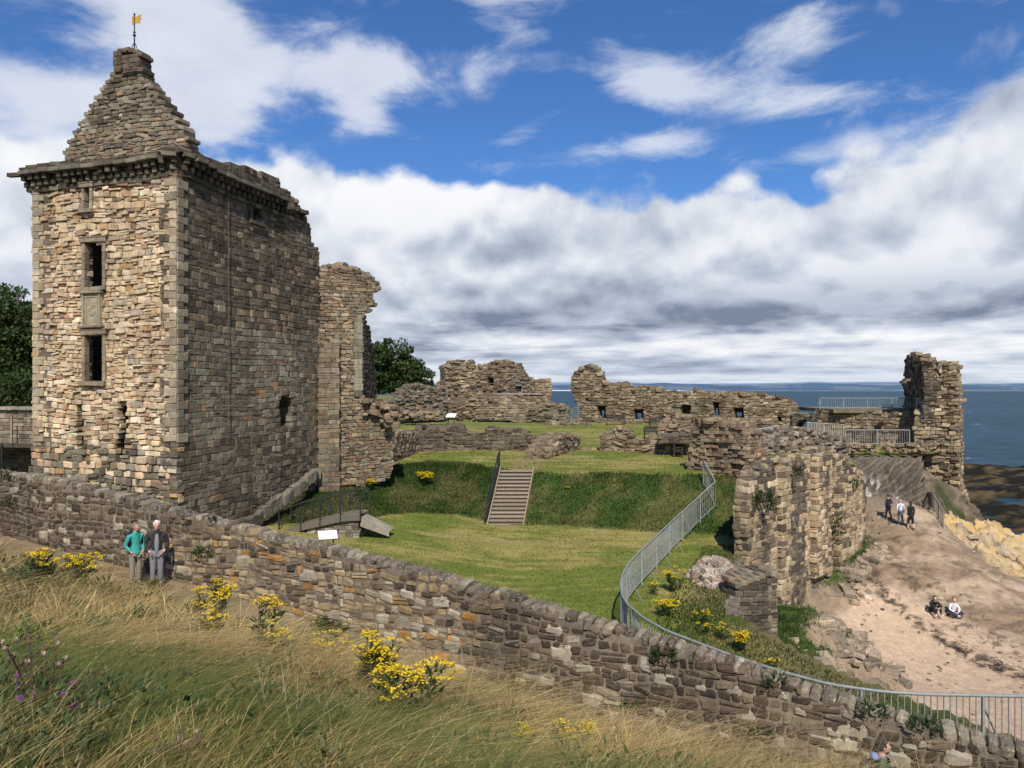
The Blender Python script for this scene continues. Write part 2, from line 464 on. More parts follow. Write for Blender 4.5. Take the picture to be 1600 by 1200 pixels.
def build_world():
    w = bpy.data.worlds.new('World'); SC.world = w; w.use_nodes = True; nt = w.node_tree; nt.nodes.clear(); L = nt.links.new
    A = lambda op, a, b=0., c=None, clamp=False: mathn(nt, op, a, b, c, clamp)
    sky = N(nt, 'ShaderNodeTexSky', sky_type='NISHITA', sun_disc=False, sun_elevation=SUN_EL, sun_rotation=SUN_AZ)
    sky.air_density = 1.0; sky.dust_density = .3; sky.ozone_density = 3.0; sky.altitude = 50
    tint = mix(nt, 1., sky.outputs[0], (.60, .96, 1.42), 'MULTIPLY')
    bg1 = N(nt, 'ShaderNodeBackground', i_Strength=.088); L(tint, bg1.inputs[0])
    tc = N(nt, 'ShaderNodeTexCoord'); sp = N(nt, 'ShaderNodeSeparateXYZ'); L(tc.outputs['Generated'], sp.inputs[0])
    x, y, z = sp.outputs
    az = A('ARCTAN2', x, y); el = A('ARCSINE', z)
    az = A('MULTIPLY', az, 57.2958); el = A('MULTIPLY', el, 57.2958)            # degrees
    elp = A('MAXIMUM', el, 0.)
    # log-compressed vertical coordinate: layers flatten towards the horizon
    lv = A('MULTIPLY', A('LOGARITHM', A('ADD', elp, 2.2), 2.71828), 9.)
    def vec(a, b, c=0.):
        cb = N(nt, 'ShaderNodeCombineXYZ')
        for i, q in enumerate((a, b, c)):
            if hasattr(q, 'node'): L(q, cb.inputs[i])
            else: cb.inputs[i].default_value = q
        return cb.outputs[0]
    def noise(v, s, d=8., r=.55, dist=0., lac=2.):
        n = N(nt, 'ShaderNodeTexNoise', i_Scale=s, i_Detail=d, i_Roughness=r, i_Distortion=dist); n.inputs['Lacunarity'].default_value = lac; L(v, n.inputs['Vector']); return n.outputs[0]
    def ss(v, a, b):
        m = N(nt, 'ShaderNodeMapRange', interpolation_type='SMOOTHSTEP'); m.inputs[1].default_value = a; m.inputs[2].default_value = b
        L(v, m.inputs[0]); return m.outputs[0]
    def blob(ca, ce, ra, re, rot=0.):
        da = A('SUBTRACT', az, ca); de = A('SUBTRACT', el, ce)
        c, s = cos(radians(rot)), sin(radians(rot))
        p = A('DIVIDE', A('ADD', A('MULTIPLY', da, c), A('MULTIPLY', de, s)), ra)
        q = A('DIVIDE', A('SUBTRACT', A('MULTIPLY', de, c), A('MULTIPLY', da, s)), re)
        return A('POWER', 2.71828, A('MULTIPLY', A('ADD', A('MULTIPLY', p, p), A('MULTIPLY', q, q)), -1.))
    # --- main cumulus / stratocumulus bank, low and wide
    v1 = vec(A('MULTIPLY', az, .115), A('MULTIPLY', lv, .19))
    nA = noise(v1, .85, 6., .56, .12)
    v1u = vec(A('MULTIPLY', az, .115), A('ADD', A('MULTIPLY', lv, .19), .20))
    nB = noise(v1u, .85, 5., .56, .12)
    def billow(v):
        n = N(nt, 'ShaderNodeTexVoronoi', feature='SMOOTH_F1', voronoi_dimensions='2D', i_Scale=1.35, i_Detail=1., i_Roughness=.55, i_Randomness=1.); n.inputs['Smoothness'].default_value = .6
        dn = N(nt, 'ShaderNodeTexNoise', i_Scale=2., i_Detail=3.); L(v, dn.inputs['Vector'])
        va = N(nt, 'ShaderNodeVectorMath', operation='SCALE'); va.inputs['Scale'].default_value = .35; L(dn.outputs[1], va.inputs[0])
        vb = N(nt, 'ShaderNodeVectorMath', operation='ADD'); L(v, vb.inputs[0]); L(va.outputs[0], vb.inputs[1]); L(vb.outputs[0], n.inputs['Vector'])
        return A('SUBTRACT', 1., n.outputs[0])
    nA0 = nA
    nA = A('ADD', A('MULTIPLY', nA, .72), A('MULTIPLY', A('ADD', billow(v1), .05), .26))
    nB = A('ADD', A('MULTIPLY', nB, .72), A('MULTIPLY', A('ADD', billow(v1u), .05), .26))
    # upper edge of the bank: about 18 deg, wavering with azimuth
    edge = A('ADD', 15.6, A('MULTIPLY', A('SUBTRACT', noise(vec(A('MULTIPLY', az, .09), A('MULTIPLY', el, .13), 3.3), 1., 5., .55), .5), 9.))
    edge = A('ADD', edge, A('MULTIPLY', blob(-17, 15, 9, 30), 1.8))
    edge = A('ADD', edge, A('MULTIPLY', blob(37, 15, 6, 30), 3.2))
    edge = A('SUBTRACT', edge, A('MULTIPLY', blob(15, 15, 10, 30), 1.2))
    bank = ss(A('SUBTRACT', edge, el), -2.6, 3.4)
    v2_ = vec(A('MULTIPLY', az, .16), A('MULTIPLY', el, .20), 2.)
    d1 = A('ADD', A('MULTIPLY', bank, 1.6), A('MULTIPLY', A('SUBTRACT', nA, .5), 2.3))
    low = A('SUBTRACT', 1., ss(el, 0.2, 5.))
    d1 = A('ADD', d1, A('MULTIPLY', A('SUBTRACT', billow(v2_), .36), .5))
    d1 = ss(A('SUBTRACT', d1, A('MULTIPLY', low, .1)), .34, .95)
    # --- higher scattered puffs and streaks
    v2 = vec(A('MULTIPLY', az, .1), A('MULTIPLY', el, .2), 4.7)
    nC = noise(v2, 1.0, 7., .60, .25)
    v3 = vec(A('ADD', A('MULTIPLY', az, .085), A('MULTIPLY', el, .05)), A('SUBTRACT', A('MULTIPLY', el, .26), A('MULTIPLY', az, .03)), 1.3)
    nD = noise(v3, 1.1, 8., .64, .35)
    puffs = None
    for b in ((-31, 27, 11, 3.6, -4, 1.15), (-24.5, 22.5, 3.2, 3.4, 30, .8), (-21, 19.3, 3.8, 3.6, 0, 1.15), (-33, 18.6, 8, 1.8, 0, .9), (-34, 12, 6, 7, 0, 1.2),
              (-10.5, 22.3, 7.5, 1.9, 2, 1.1), (-11.5, 19.6, 2.4, 2.2, 0, .7), (-19, 26.5, 6, 2.2, 0, .5)):
        q = A('MULTIPLY', blob(*b[:5]), b[5]); puffs = q if puffs is None else A('ADD', puffs, q)
    d2 = ss(A('ADD', puffs, A('MULTIPLY', A('SUBTRACT', nC, .5), 2.6)), .30, 1.15)
    wis = None
    for b in ((9, 22.2, 5.5, 1.7, -18, .8), (15, 20.6, 6., 1.6, -4, .9), (21, 23.6, 4.5, 1.9, 10, .9), (22, 19.4, 6, 1.1, -3, .7), (-2, 26.6, 4, 1.2, -20, .6), (3, 28, 8, 2.0, 0, .35), (30, 25, 5, 1.4, -25, .6), (35.5, 17.5, 6.5, 2.5, 32, 1.1), (12, 17.2, 3.5, .8, -10, .8), (1, 18.7, 3.5, .9, 20, .7), (6, 17.0, 8, 1.1, 3, .75), (24, 16.2, 6, .9, 8, .6)):
        q = A('MULTIPLY', blob(*b[:5]), b[5]); wis = q if wis is None else A('ADD', wis, q)
    d3 = A('MULTIPLY', ss(A('ADD', wis, A('MULTIPLY', A('SUBTRACT', nD, .5), 2.9)), .25, 1.35), .9)
    # --- shading of the bank: tops lit, bases grey
    nG = noise(vec(A('MULTIPLY', az, .05), A('MULTIPLY', lv, .12), 6.), 1., 3., .5)
    lit = A('ADD', .74, A('ADD', A('MULTIPLY', A('SUBTRACT', nA, nB), 2.1), A('MULTIPLY', A('SUBTRACT', nG, .5), 1.7)), clamp=True)
    ebase = A('MULTIPLY', A('SUBTRACT', 1., ss(el, 5.0, 9.5)), ss(el, 3.2, 4.8))   # dark flat base band
    ebase = A('MULTIPLY', ebase, ss(az, -22, 6))
    lit = A('SUBTRACT', lit, A('MULTIPLY', ebase, .46))
    nE = noise(vec(A('MULTIPLY', az, .07), A('MULTIPLY', lv, .42), 9.), 1.3, 5., .6, .2)
    lowz = A('SUBTRACT', 1., ss(el, 4., 6.5))
    lit = A('ADD', lit, A('MULTIPLY', lowz, A('MULTIPLY', A('SUBTRACT', nE, .47), 1.9)))
    core = A('MULTIPLY', ss(A('SUBTRACT', edge, el), 1.2, 6.), .13)
    lit = A('SUBTRACT', lit, core, clamp=True)
    lit = A('MAXIMUM', lit, 0.02)
    cr = ramp(nt, lit, [(0., (.19, .235, .33)), (.25, (.37, .425, .53)), (.5, (.56, .615, .72)), (.75, (.78, .82, .885)), (1., (.95, .96, .985))])
    c1 = mix(nt, A('MULTIPLY', A('SUBTRACT', 1., ss(el, 0., 3.)), .45), cr.outputs[0], (.50, .60, .74))
    nF = noise(v2, 2.2, 6., .6)
    c2 = ramp(nt, A('ADD', A('MULTIPLY', d2, .45), A('MULTIPLY', nF, .6)), [(.25, (.50, .58, .78)), (.55, (.80, .84, .93)), (.9, (.66, .70, .82))])
    bgc1 = N(nt, 'ShaderNodeBackground', i_Strength=1.); L(c1, bgc1.inputs[0])
    bgc2 = N(nt, 'ShaderNodeBackground', i_Strength=1.); L(c2.outputs[0], bgc2.inputs[0])
    bgc3 = N(nt, 'ShaderNodeBackground', i_Strength=1.); bgc3.inputs[0].default_value = (.84, .88, .95, 1)
    def ms(f, a, b):
        m = N(nt, 'ShaderNodeMixShader'); L(f, m.inputs[0]); L(a, m.inputs[1]); L(b, m.inputs[2]); return m.outputs[0]
    s = ms(A('MULTIPLY', d3, .80), bg1.outputs[0], bgc3.outputs[0]); s = ms(A('MULTIPLY', d2, .93), s, bgc2.outputs[0]); s = ms(d1, s, bgc1.outputs[0])
    # the far half of the sky (behind the viewer) stays clear
    o = N(nt, 'ShaderNodeOutputWorld'); L(s, o.inputs[0])
build_world()
# ------------------------------------------------------------------ the long field wall, path and hillside frame (a along, s towards the viewer)
WA = np.array([-9.73, 20.5]); WB = np.array([6.14, 12.5]); WU = (WB-WA)/np.linalg.norm(WB-WA); WN = np.array([WU[1], -WU[0]])   # WN points to the viewer
if np.dot(WN, -WA) < 0: WN = -WN
W0 = np.dot(WA, WN)
fw = Wall(WA-WU*11, WB+WU*3)
TOPPX = [(-220, 708), (-120, 720), (0, 737), (100, 750), (250, 790), (400, 828), (550, 862), (700, 903), (850, 947), (1000, 991), (1150, 1036), (1300, 1088), (1450, 1130), (1600, 1172), (1700, 1205)]
_tp = [fw.sz(u, v) for u, v in TOPPX]
_ts = np.array([p[0] for p in _tp]); _tz = np.array([p[1] for p in _tp])
def walltop(s): return np.interp(s, _ts, _tz)-.16          # s in fw coordinates (cope stones sit above)
A0 = np.dot(fw.A, WU)
def WS(X, Y):
    """world -> (s along fw, distance in front of the wall)"""
    a = X*WU[0]+Y*WU[1]-A0; n = X*WN[0]+Y*WN[1]-W0
    return a, n
def zpath(s):
    s = np.clip(s, -2, 36)
    return np.interp(s, _ts, np.convolve(np.pad(_tz, 2, 'edge'), np.ones(5)/5, 'valid'))-1.92
NCAM = -W0
def zhill(X, Y):
    s, n = WS(X, Y); zp = zpath(s)
    q = np.clip((n-1.5)/(NCAM-1.5), 0, 1.); h = 1-(1-q)**1.6
    z = zp+(12.85-zp)*h
    z = z+(fbm(X*.5, Y*.5, 0, 3, 4)-.5)*.5*sstep(1.2, 4, n)*sstep(0, 2.5, np.hypot(X, Y)-.5)+(fbm(X*2.2, Y*2.2, 0, 5, 3)-.5)*.12*sstep(.8, 3, n)
    return z+.0*n

def grid_mesh(xs, ys, zf, cf, mask=None):
    X, Y = np.meshgrid(xs, ys, indexing='ij'); Z = zf(X, Y); C = cf(X, Y, Z)
    nx, ny = X.shape; v = np.stack([X, Y, Z], -1).reshape(-1, 3); c = C.reshape(-1, 3)
    i, j = np.meshgrid(np.arange(nx-1), np.arange(ny-1), indexing='ij')
    q = np.stack([i*ny+j, (i+1)*ny+j, (i+1)*ny+j+1, i*ny+j+1], -1).reshape(-1, 4)
    if mask is not None:
        mk = mask(X, Y).reshape(-1); q = q[mk[q].any(1)]
        used = np.zeros(len(v), bool); used[q] = True; mp = np.cumsum(used)-1; v = v[used]; c = c[used]; q = mp[q]
    mb = MB(); mb.add(v, q, c); return mb

def cmix(a, b, t):
    return np.asarray(a)[None, None]*(1-t[..., None])+np.asarray(b)[None, None]*t[..., None] if np.ndim(a) == 1 and np.ndim(b) == 1 else (a if np.ndim(a) > 1 else np.asarray(a))*(1-t[..., None])+(b if np.ndim(b) > 1 else np.asarray(b))*t[..., None]

def hillcol(X, Y, Z):
    s, n = WS(X, Y); t = fbm(X*.7, Y*.7, 0, 21, 4)
    c = cmix((.24, .17, .08), (.10, .10, .03), sstep(.5, .64, t))
    p = sstep(2.4, .9, n+(fbm(X*.9, Y*.9, 0, 9, 3)-.5)*2.2)*sstep(-30, 30, s)**0
    return cmix(c, (.30, .235, .165), p*.5)
xs = np.concatenate([np.arange(-60, -22, 2.), np.arange(-22, 14, .22), np.arange(14, 60, 2.)])
ys = np.concatenate([np.arange(-40, 0, 2.), np.arange(0, 27, .22), np.arange(27, 55, 1.5)])
M_HILL = ground_mat('dry_hillside_soil', 2., 22., .7, 1.25)
ob = grid_mesh(xs, ys, zhill, hillcol, lambda X, Y: WS(X, Y)[1] > -.05).build('hillside', M_HILL); tag(ob, 'dry grassy hillside sloping down to the stone field wall', kind='structure')

# ------------------------------------------------------------------ castle lawn with its bank
def lower(X, Y): return 7.1+.11*np.clip(-X, 0, 13)+(Y-40)*.045
def upper(X, Y): return 9.67+(Y-43.2)*.03
FX = [-30, -12, -8.2, -6.6, -5.2, -3, -1.5, 0, 6, 12, 20]
FF = [33, 34, 37, 39, 40.6, 41, 40.2, 40., 38.6, 37.2, 36]; FT = [42, 42.5, 43.4, 45.5, 47.2, 47.4, 44.6, 43.2, 42.2, 41.3, 41]
def zlawn(X, Y):
    f = np.interp(X, FX, FF); t = np.interp(X, FX, FT)
    wob = (fbm(X*.35, Y*.1, 0, 31, 3)-.5)*.9
    k = np.clip((Y-f-wob)/(t-f), 0, 1); k = k*.6+.4*k*k*(3-2*k)
    z = lower(X, Y)*(1-k)+upper(X, Y)*k
    z = np.where(X < -21, lerp(z, 12.6, sstep(-21, -26, X)), z)
    z = z+(fbm(X*.4, Y*.4, 0, 41, 3)-.5)*.16+(fbm(X*1.7, Y*1.7, 0, 43, 3)-.5)*.05
    ts = (Y-39.9)/3.3; c = -.35+.65*ts
    return np.where((abs(X-c) < 1.) & (ts > -.03) & (ts < 1.0), 7.0+2.67*ts-.10, z)
def bankk(X, Y):
    f = np.interp(X, FX, FF); t = np.interp(X, FX, FT); wob = (fbm(X*.35, Y*.1, 0, 31, 3)-.5)*.9
    return sstep(-.1, .25, Y-f-wob)*sstep(.15, -.2, Y-t)
# edge of the terrace above the shore : X as a function of Y
EY = [12, 17, 22, 26.4, 30, 33.4, 40.5, 46, 50, 54, 57., 57.25, 60.2, 63, 66, 82]; EX = [14, 12.5, 9.2, 7.9, 8.9, 10.1, 16.0, 20.7, 21.1, 22.2, 23.5, 30.8, 34, 35.5, 36, 37]
def zl_full(X, Y):
    z = zlawn(X, Y)
    z = z-.85*sstep(23, 26, X)*sstep(48, 54, Y)
    z = z-sstep(79.5, 83, Y+(fbm(X*.3, Y*.3, 0, 4)-.5)*2)*np.where(X > -6, 1, 0)*11
    return z
STX = lambda Y: np.interp(Y, [40, 43.2], [-.34, .33])
def lawncol(X, Y, Z):
    t = fbm(X*.45, Y*.45, 0, 51, 4); t2 = fbm(X*.25, Y*2.4, 0, 52, 4)
    c = cmix((.15, .18, .035), (.29, .25, .08), sstep(.43, .60, t*.55+t2*.45))
    c = cmix(c, (.30, .25, .12), sstep(.60, .72, t2)*.8*sstep(.42, .6, t))
    b = bankk(X, Y); cb = cmix((.045, .078, .018), (.10, .108, .034), sstep(.45, .68, fbm(X*.8, Y*.8, 0, 53, 4)))
    c = cmix(c, cb, b)
    wear = sstep(1.5, .5, abs(X-.9+(Y-43)*-.03))*sstep(42.8, 43.6, Y)*sstep(52, 47, Y)
    c = cmix(c, (.27, .20, .09), wear*.75)
    far = sstep(62, 80, Y); c = cmix(c, (.17, .19, .055), far*.6)
    vg = sstep(.0, 1., X-np.interp(Y, [17, 26, 34, 42], [4.5, 4.4, 8.2, 11.3])-.6)*sstep(44, 42, Y)
    return cmix(c, cmix((.06, .08, .02), (.16, .13, .06), sstep(.42, .6, t)), vg*.9)
M_LAWN = ground_mat('mown_lawn', .8, 26., .72, 1.25, stretch=(1, 2.5, 1), spots=(2.2, .6, .5, (.27, .23, .10)))
xs = np.concatenate([np.arange(-90, -24, 3.), np.arange(-24, -12, .6), np.arange(-12, 13, .2), np.arange(13, 44, .6)])
ys = np.concatenate([np.arange(11, 26, .4), np.arange(26, 56, .2), np.arange(56, 84, .5), np.arange(84, 150, 4.)])
ob = grid_mesh(xs, ys, zl_full, lawncol, lambda X, Y: (WS(X, Y)[1] < -.2) & (X < np.interp(Y, EY, EX)-.12) & ((Y < 84) | (X < -4))).build('lawn', M_LAWN)
tag(ob, 'mown green castle lawn stepping up by a rough grass bank', kind='structure')

# ------------------------------------------------------------------ shore : interpolated terrain
SP = np.array([(22, 39, 2.9), (17, 30, 2.1), (24, 30, 2.0), (35, 30, 1.5), (16, 36, 2.75), (24.2, 46, 5.7), (21.4, 43.5, 4.65), (26.6, 49, 6.5), (29.5, 50.5, 5.0), (28.8, 46, 4.0),
               (29.8, 44, 3.3), (24, 36, 2.3), (35, 56, 3.9), (35.6, 60, 4.6), (35.3, 52, 2.9), (39, 56, 2.4), (45, 60, .6), (45, 75, .15), (60, 95, -.5), (80, 60, -.5), (60, 45, -.4), (40, 38, 1.0), (40, 88, -.2),
               (10.8, 30, 4.4), (13.9, 33.5, 4.35), (15.5, 34.7, 3.0), (15.9, 33, 2.35), (12.7, 36, 3.7), (17.4, 42, 5.0), (22.1, 47, 5.3), (17.8, 41, 4.2), (12, 22, 4.3), (20, 20, 3.0), (9.5, 26, 5.1), (11, 26, 4.4), (13, 27.5, 3.0), (30, 20, 1.6),
               (45, 25, .5), (8, 18, 6.3), (12, 15, 6.3), (16, 13, 5.9), (16, 16.5, 4.6), (20, 12, 5.3), (26, 10, 4), (30, 64, 4), (12, 48, 5), (5, 38, 5), (20, 40, 3.35), (50, 95, -.3), (48, 68, .3), (28, 53, 6.4), (0, 28, 4.5), (24, 56, 6.2), (40, 66, 1.2)], float)
def tps_fit(Q):
    n = len(Q); D = np.hypot(Q[:, None, 0]-Q[None, :, 0], Q[:, None, 1]-Q[None, :, 1]); K = np.where(D > 0, D*D*np.log(D+1e-9), 0)+np.eye(n)*.5
    Pm = np.stack([np.ones(n), Q[:, 0], Q[:, 1]], 1); M = np.block([[K, Pm], [Pm.T, np.zeros((3, 3))]])
    return np.linalg.solve(M, np.concatenate([Q[:, 2], [0, 0, 0]]))
_w = tps_fit(SP)
def tps(X, Y):
    r = _w[-3]+_w[-2]*X+_w[-1]*Y
    for k, (a, b, _) in enumerate(SP):
        d = np.hypot(X-a, Y-b); r = r+_w[k]*d*d*np.log(d+1e-9)
    return r
def inpoly(X, Y, poly):
    ins = np.zeros(np.shape(X), bool); n = len(poly)
    for i in range(n):
        x1, y1 = poly[i]; x2, y2 = poly[(i+1) % n]
        c = ((y1 <= Y) != (y2 <= Y)) & (X < (x2-x1)*(Y-y1)/((y2-y1) if y2 != y1 else 1e-9)+x1); ins ^= c
    return ins
SAND = [(15.6, 35.6), (16.5, 38.6), (18.6, 40.2), (21, 41), (23.5, 36.5), (26, 33), (28, 28), (26, 22), (17, 24), (15.5, 29), (16.3, 32.8)]
PATH = [(18.6, 40.2), (19.7, 42.3), (21.6, 44.6), (22.4, 47), (25.2, 50), (27.9, 50), (27.2, 47.5), (27.3, 45), (29, 42.5), (32, 38.5), (34, 35), (36, 30), (28, 26), (26, 33), (23.5, 36.5), (21, 41)]
YROCK = [(27.9, 50), (30.5, 53.5), (34.5, 60), (40, 58), (41, 50), (36, 42), (33.5, 39.5), (30, 43), (28, 45.5)]
TERR = [(9.3, 24.5), (9.6, 30), (11, 35), (12.7, 37.5), (15.2, 39.5), (17.2, 41.4), (18.8, 40.6), (16.4, 38.6), (15.5, 36), (16.2, 33), (15.6, 30), (14, 27), (12, 24)]
def soft(X, Y, poly, r=.5):
    w = 0; o = (fbm(X*.8, Y*.8, 0, 77, 4)-.5)*1.6; o2 = (fbm(X*.8, Y*.8, 0, 78, 4)-.5)*1.6
    for dx, dy in ((0, 0), (r, 0), (-r, 0), (0, r), (0, -r)): w = w+inpoly(X+o+dx, Y+o2+dy, poly)
    return w/5.
def zshore(X, Y):
    z = tps(X, Y); Z0 = z
    ro = np.clip(soft(X, Y, YROCK)+soft(X, Y, TERR)+sstep(62, 66, Y)*.5, 0, 1)
    n = fbm(X*.6+.2*Y, Y*1.3, 0, 61, 5); z = z+ro*(n-.5)*1.9+ro*(fbm(X*2.3, Y*3.1, 0, 66, 4)-.5)*.55
    st = .32; zz = (z+.25*X*.3)/st; fl = np.floor(zz); fr = zz-fl
    zst = (fl+sstep(.6, .95, fr))*st-.25*X*.3
    z = lerp(z, zst, ro*.75)
    rd = 1-abs(2*fbm(X*1.3+Y*.5, Y*1.7, 0, 68, 4)-1); z = z+soft(X, Y, YROCK)*(rd**4*.5-.25)
    pt = soft(X, Y, PATH)*(1-soft(X, Y, SAND)); z = z+pt*((fbm(X*.5, Y*1.2, 0, 62, 5)-.5)*.55+(fbm(X*2.5, Y*5, 0, 67, 4)-.5)*.22)
    reef = sstep(62, 70, Y)*sstep(36, 39, X); z = lerp(z, (fbm(X*.16, Y*.30, 0, 63, 5)-.38)*3.0, reef)
    z = z+(fbm(X*.9, Y*.9, 0, 64, 3)-.5)*.10
    return z
def shorecol(X, Y, Z):
    t = fbm(X*.5, Y*.9, 0, 71, 5); t2 = fbm(X*1.6, Y*1.6, 0, 72, 4)
    c = cmix((.26, .20, .14), (.36, .28, .20), t)
    sand = soft(X, Y, SAND); path = soft(X, Y, PATH); yr = soft(X, Y, YROCK); te = soft(X, Y, TERR)
    cp = cmix((.33, .235, .155), (.50, .375, .255), sstep(.36, .62, t)); cp = cmix(cp, (.14, .10, .07), sstep(.57, .66, fbm(X*.9+Y*.4, Y*3.2-X, 0, 81, 5))*.55); c = cmix(c, cp, path)
    c = cmix(c, cmix((.60, .43, .29), (.66, .49, .34), t2), sand)
    cy = cmix((.62, .43, .20), (.54, .42, .26), sstep(.42, .62, t)); cy = cmix(cy, (.17, .13, .10), sstep(.56, .68, fbm(X*.9, Y*.6, 0, 73, 5))*.9); c = cmix(c, cy, yr)
    ct = cmix((.36, .27, .18), (.24, .19, .14), sstep(.42, .6, t2)); ct = cmix(ct, (.06, .09, .02), sstep(.50, .56, fbm(X*.45, Y*.45, 0, 74, 3))*sstep(3.6, 4.1, Z)); c = cmix(c, ct, te)
    # a line of washed-up wrack on the sand
    wy = np.interp(Y, [22, 28, 32, 36, 40, 44], [26.2, 24.0, 22.6, 21.0, 19.9, 19.9]); wd = abs(X-wy)+(t2-.5)*1.1
    wr = sstep(.55, .15, wd)*sstep(.46, .56, fbm(X*2.4, Y*2.4, 0, 75, 3))*sstep(43.5, 41, Y)
    c = cmix(c, (.055, .042, .03), wr*.9)
    w2 = sstep(1.5, .3, abs(X-wy-2.2)+(t2-.5)*1.5)*sstep(.58, .66, fbm(X*2.6, Y*2.6, 0, 76, 3)); c = cmix(c, (.10, .075, .05), w2*.7)
    reef = sstep(62, 68, Y)*sstep(37, 40, X); cr = cmix((.016, .016, .012), (.11, .08, .04), sstep(.50, .66, fbm(X*.5, Y*.7, 0, 79, 5)))
    c = cmix(c, cr, np.clip(reef+sstep(.9, .3, Z)*sstep(38, 42, X), 0, 1))
    return c
xs = np.concatenate([np.arange(2, 42, .15), np.arange(42, 100, 1.)])
ys = np.concatenate([np.arange(8, 63, .15), np.arange(63, 132, .7)])
M_SHORE = ground_mat('shore_sand_and_rock', 2.6, 20., .78, 1.18, .9, .07)
ob = grid_mesh(xs, ys, lambda X, Y: np.minimum(zshore(X, Y), np.where(X < np.interp(Y, EY, EX)-1.2, zlawn(X, Y)-.8, 99)), shorecol, lambda X, Y: (X > np.interp(Y, EY, EX)-2.5) & (WS(X, Y)[1] < -.2)).build('beach', M_SHORE)
tag(ob, 'sandy cove with shelving brown rock below the castle wall', kind='structure')

# ------------------------------------------------------------------ sea and far coast
def sea():
    m, nt = nmat('sea_water'); L = nt.links.new; g = N(nt, 'ShaderNodeTexCoord')
    def mp(s, r=0.): q = N(nt, 'ShaderNodeMapping'); q.inputs['Scale'].default_value = s; q.inputs['Rotation'].default_value = (0, 0, r); L(g.outputs['Object'], q.inputs[0]); return q.outputs[0]
    a = N(nt, 'ShaderNodeTexNoise', i_Scale=1., i_Detail=9., i_Roughness=.62); L(mp((.10, .22, 1), .25), a.inputs['Vector'])
    b = N(nt, 'ShaderNodeTexNoise', i_Scale=1., i_Detail=6., i_Roughness=.55); L(mp((.004, .012, 1), .1), b.inputs['Vector'])
    c = N(nt, 'ShaderNodeTexNoise', i_Scale=1., i_Detail=5., i_Roughness=.6); L(mp((.035, .16, 1), .12), c.inputs['Vector'])
    col = ramp(nt, b.outputs[0], [(.3, (.010, .042, .066)), (.7, (.020, .066, .096))])
    col2 = mix(nt, 1., col.outputs[0], ramp(nt, a.outputs[0], [(.32, .45), (.68, 1.6)]).outputs[0], 'MULTIPLY')
    cap = ramp(nt, mathn(nt, 'ADD', mathn(nt, 'MULTIPLY', a.outputs[0], .6), mathn(nt, 'MULTIPLY', c.outputs[0], .6)), [(.745, 0.), (.79, 1.)])
    col3 = mix(nt, cap.outputs[0], col2, (.75, .8, .84))
    bm = N(nt, 'ShaderNodeBump', i_Strength=1., i_Distance=1.1); L(a.outputs[0], bm.inputs['Height'])
    p = N(nt, 'ShaderNodeBsdfPrincipled', i_Roughness=.42, i_IOR=1.33); p.inputs['Specular IOR Level'].default_value = .12; L(col3, p.inputs['Base Color']); L(bm.outputs[0], p.inputs['Normal'])
    o = N(nt, 'ShaderNodeOutputMaterial'); L(p.outputs[0], o.inputs[0])
    mb = MB(); mb.add([(-2600, 60, 0), (5200, 60, 0), (5200, 5200, 0), (-2600, 5200, 0)], [[0, 1, 2, 3]], (.02, .05, .09))
    mb.add([(16, -60, 0), (5200, -60, 0), (5200, 60, 0), (16, 60, 0)], [[0, 1, 2, 3]], (.02, .05, .09))
    return mb.build('sea', m, smooth=False)
tag(sea(), 'dark blue choppy sea with small whitecaps', kind='structure')
def hills():
    mb = MB()
    for (Y, z0, amp, col, sd_, x0, x1, fr) in ((2250, 1.2, 0., (.60, .62, .58), 1, -2400, 2600, 1), (2500, 14, 13, (.075, .12, .19), 2, -2600, 3200, .004), (2700, 18, 15, (.10, .15, .22), 3, -2700, 3300, .003), (3400, 22, 26, (.15, .215, .31), 4, -1500, 1900, .0022), (3600, 24, 10, (.13, .20, .30), 5, -2700, 4000, .0015)):  # distance haze is painted into the blue-grey ridge colours
        x = np.linspace(x0, x1, 260); top = z0+amp*(fbm(x*fr, 0*x, 0, sd_, 5)-.35)*1.5
        top = np.maximum(top, .6)
        if Y < 2300: top = np.where(x < 500, 2.2, .1)
        # slope of each ridge : shore, mid, crest
        V = []; C = []
        for k, (f, dy) in enumerate(((0, -90), (.35, -50), (.75, -20), (1, 0))):
            V.append(np.stack([x, np.full_like(x, Y+dy), top*f-(.5 if k == 0 else 0)], 1))
            t = fbm(x*.012, np.full_like(x, k*.9), 0, sd_+30, 3)[:, None]; cc = np.array(col)*(0.75+.65*t); cc = cc+np.array((.09, .07, .02))*(t > .62)*(.5 if Y < 3000 and amp > 0 else 0); C.append(cc)
        n = len(x); i = np.arange(n-1); q = np.concatenate([np.stack([i+k*n, i+1+k*n, i+1+(k+1)*n, i+(k+1)*n], 1) for k in range(3)])
        mb.add(np.concatenate(V), q, np.concatenate(C))
    m, nt = nmat('hazy_hills'); att = N(nt, 'ShaderNodeVertexColor', layer_name='Col'); p = N(nt, 'ShaderNodeBsdfDiffuse'); nt.links.new(att.outputs[0], p.inputs[0]); o = N(nt, 'ShaderNodeOutputMaterial'); nt.links.new(p.outputs[0], o.inputs[0])
    return mb.build('distant_hills', m)
tag(hills(), 'low blue hills on the far shore of the bay', kind='structure')
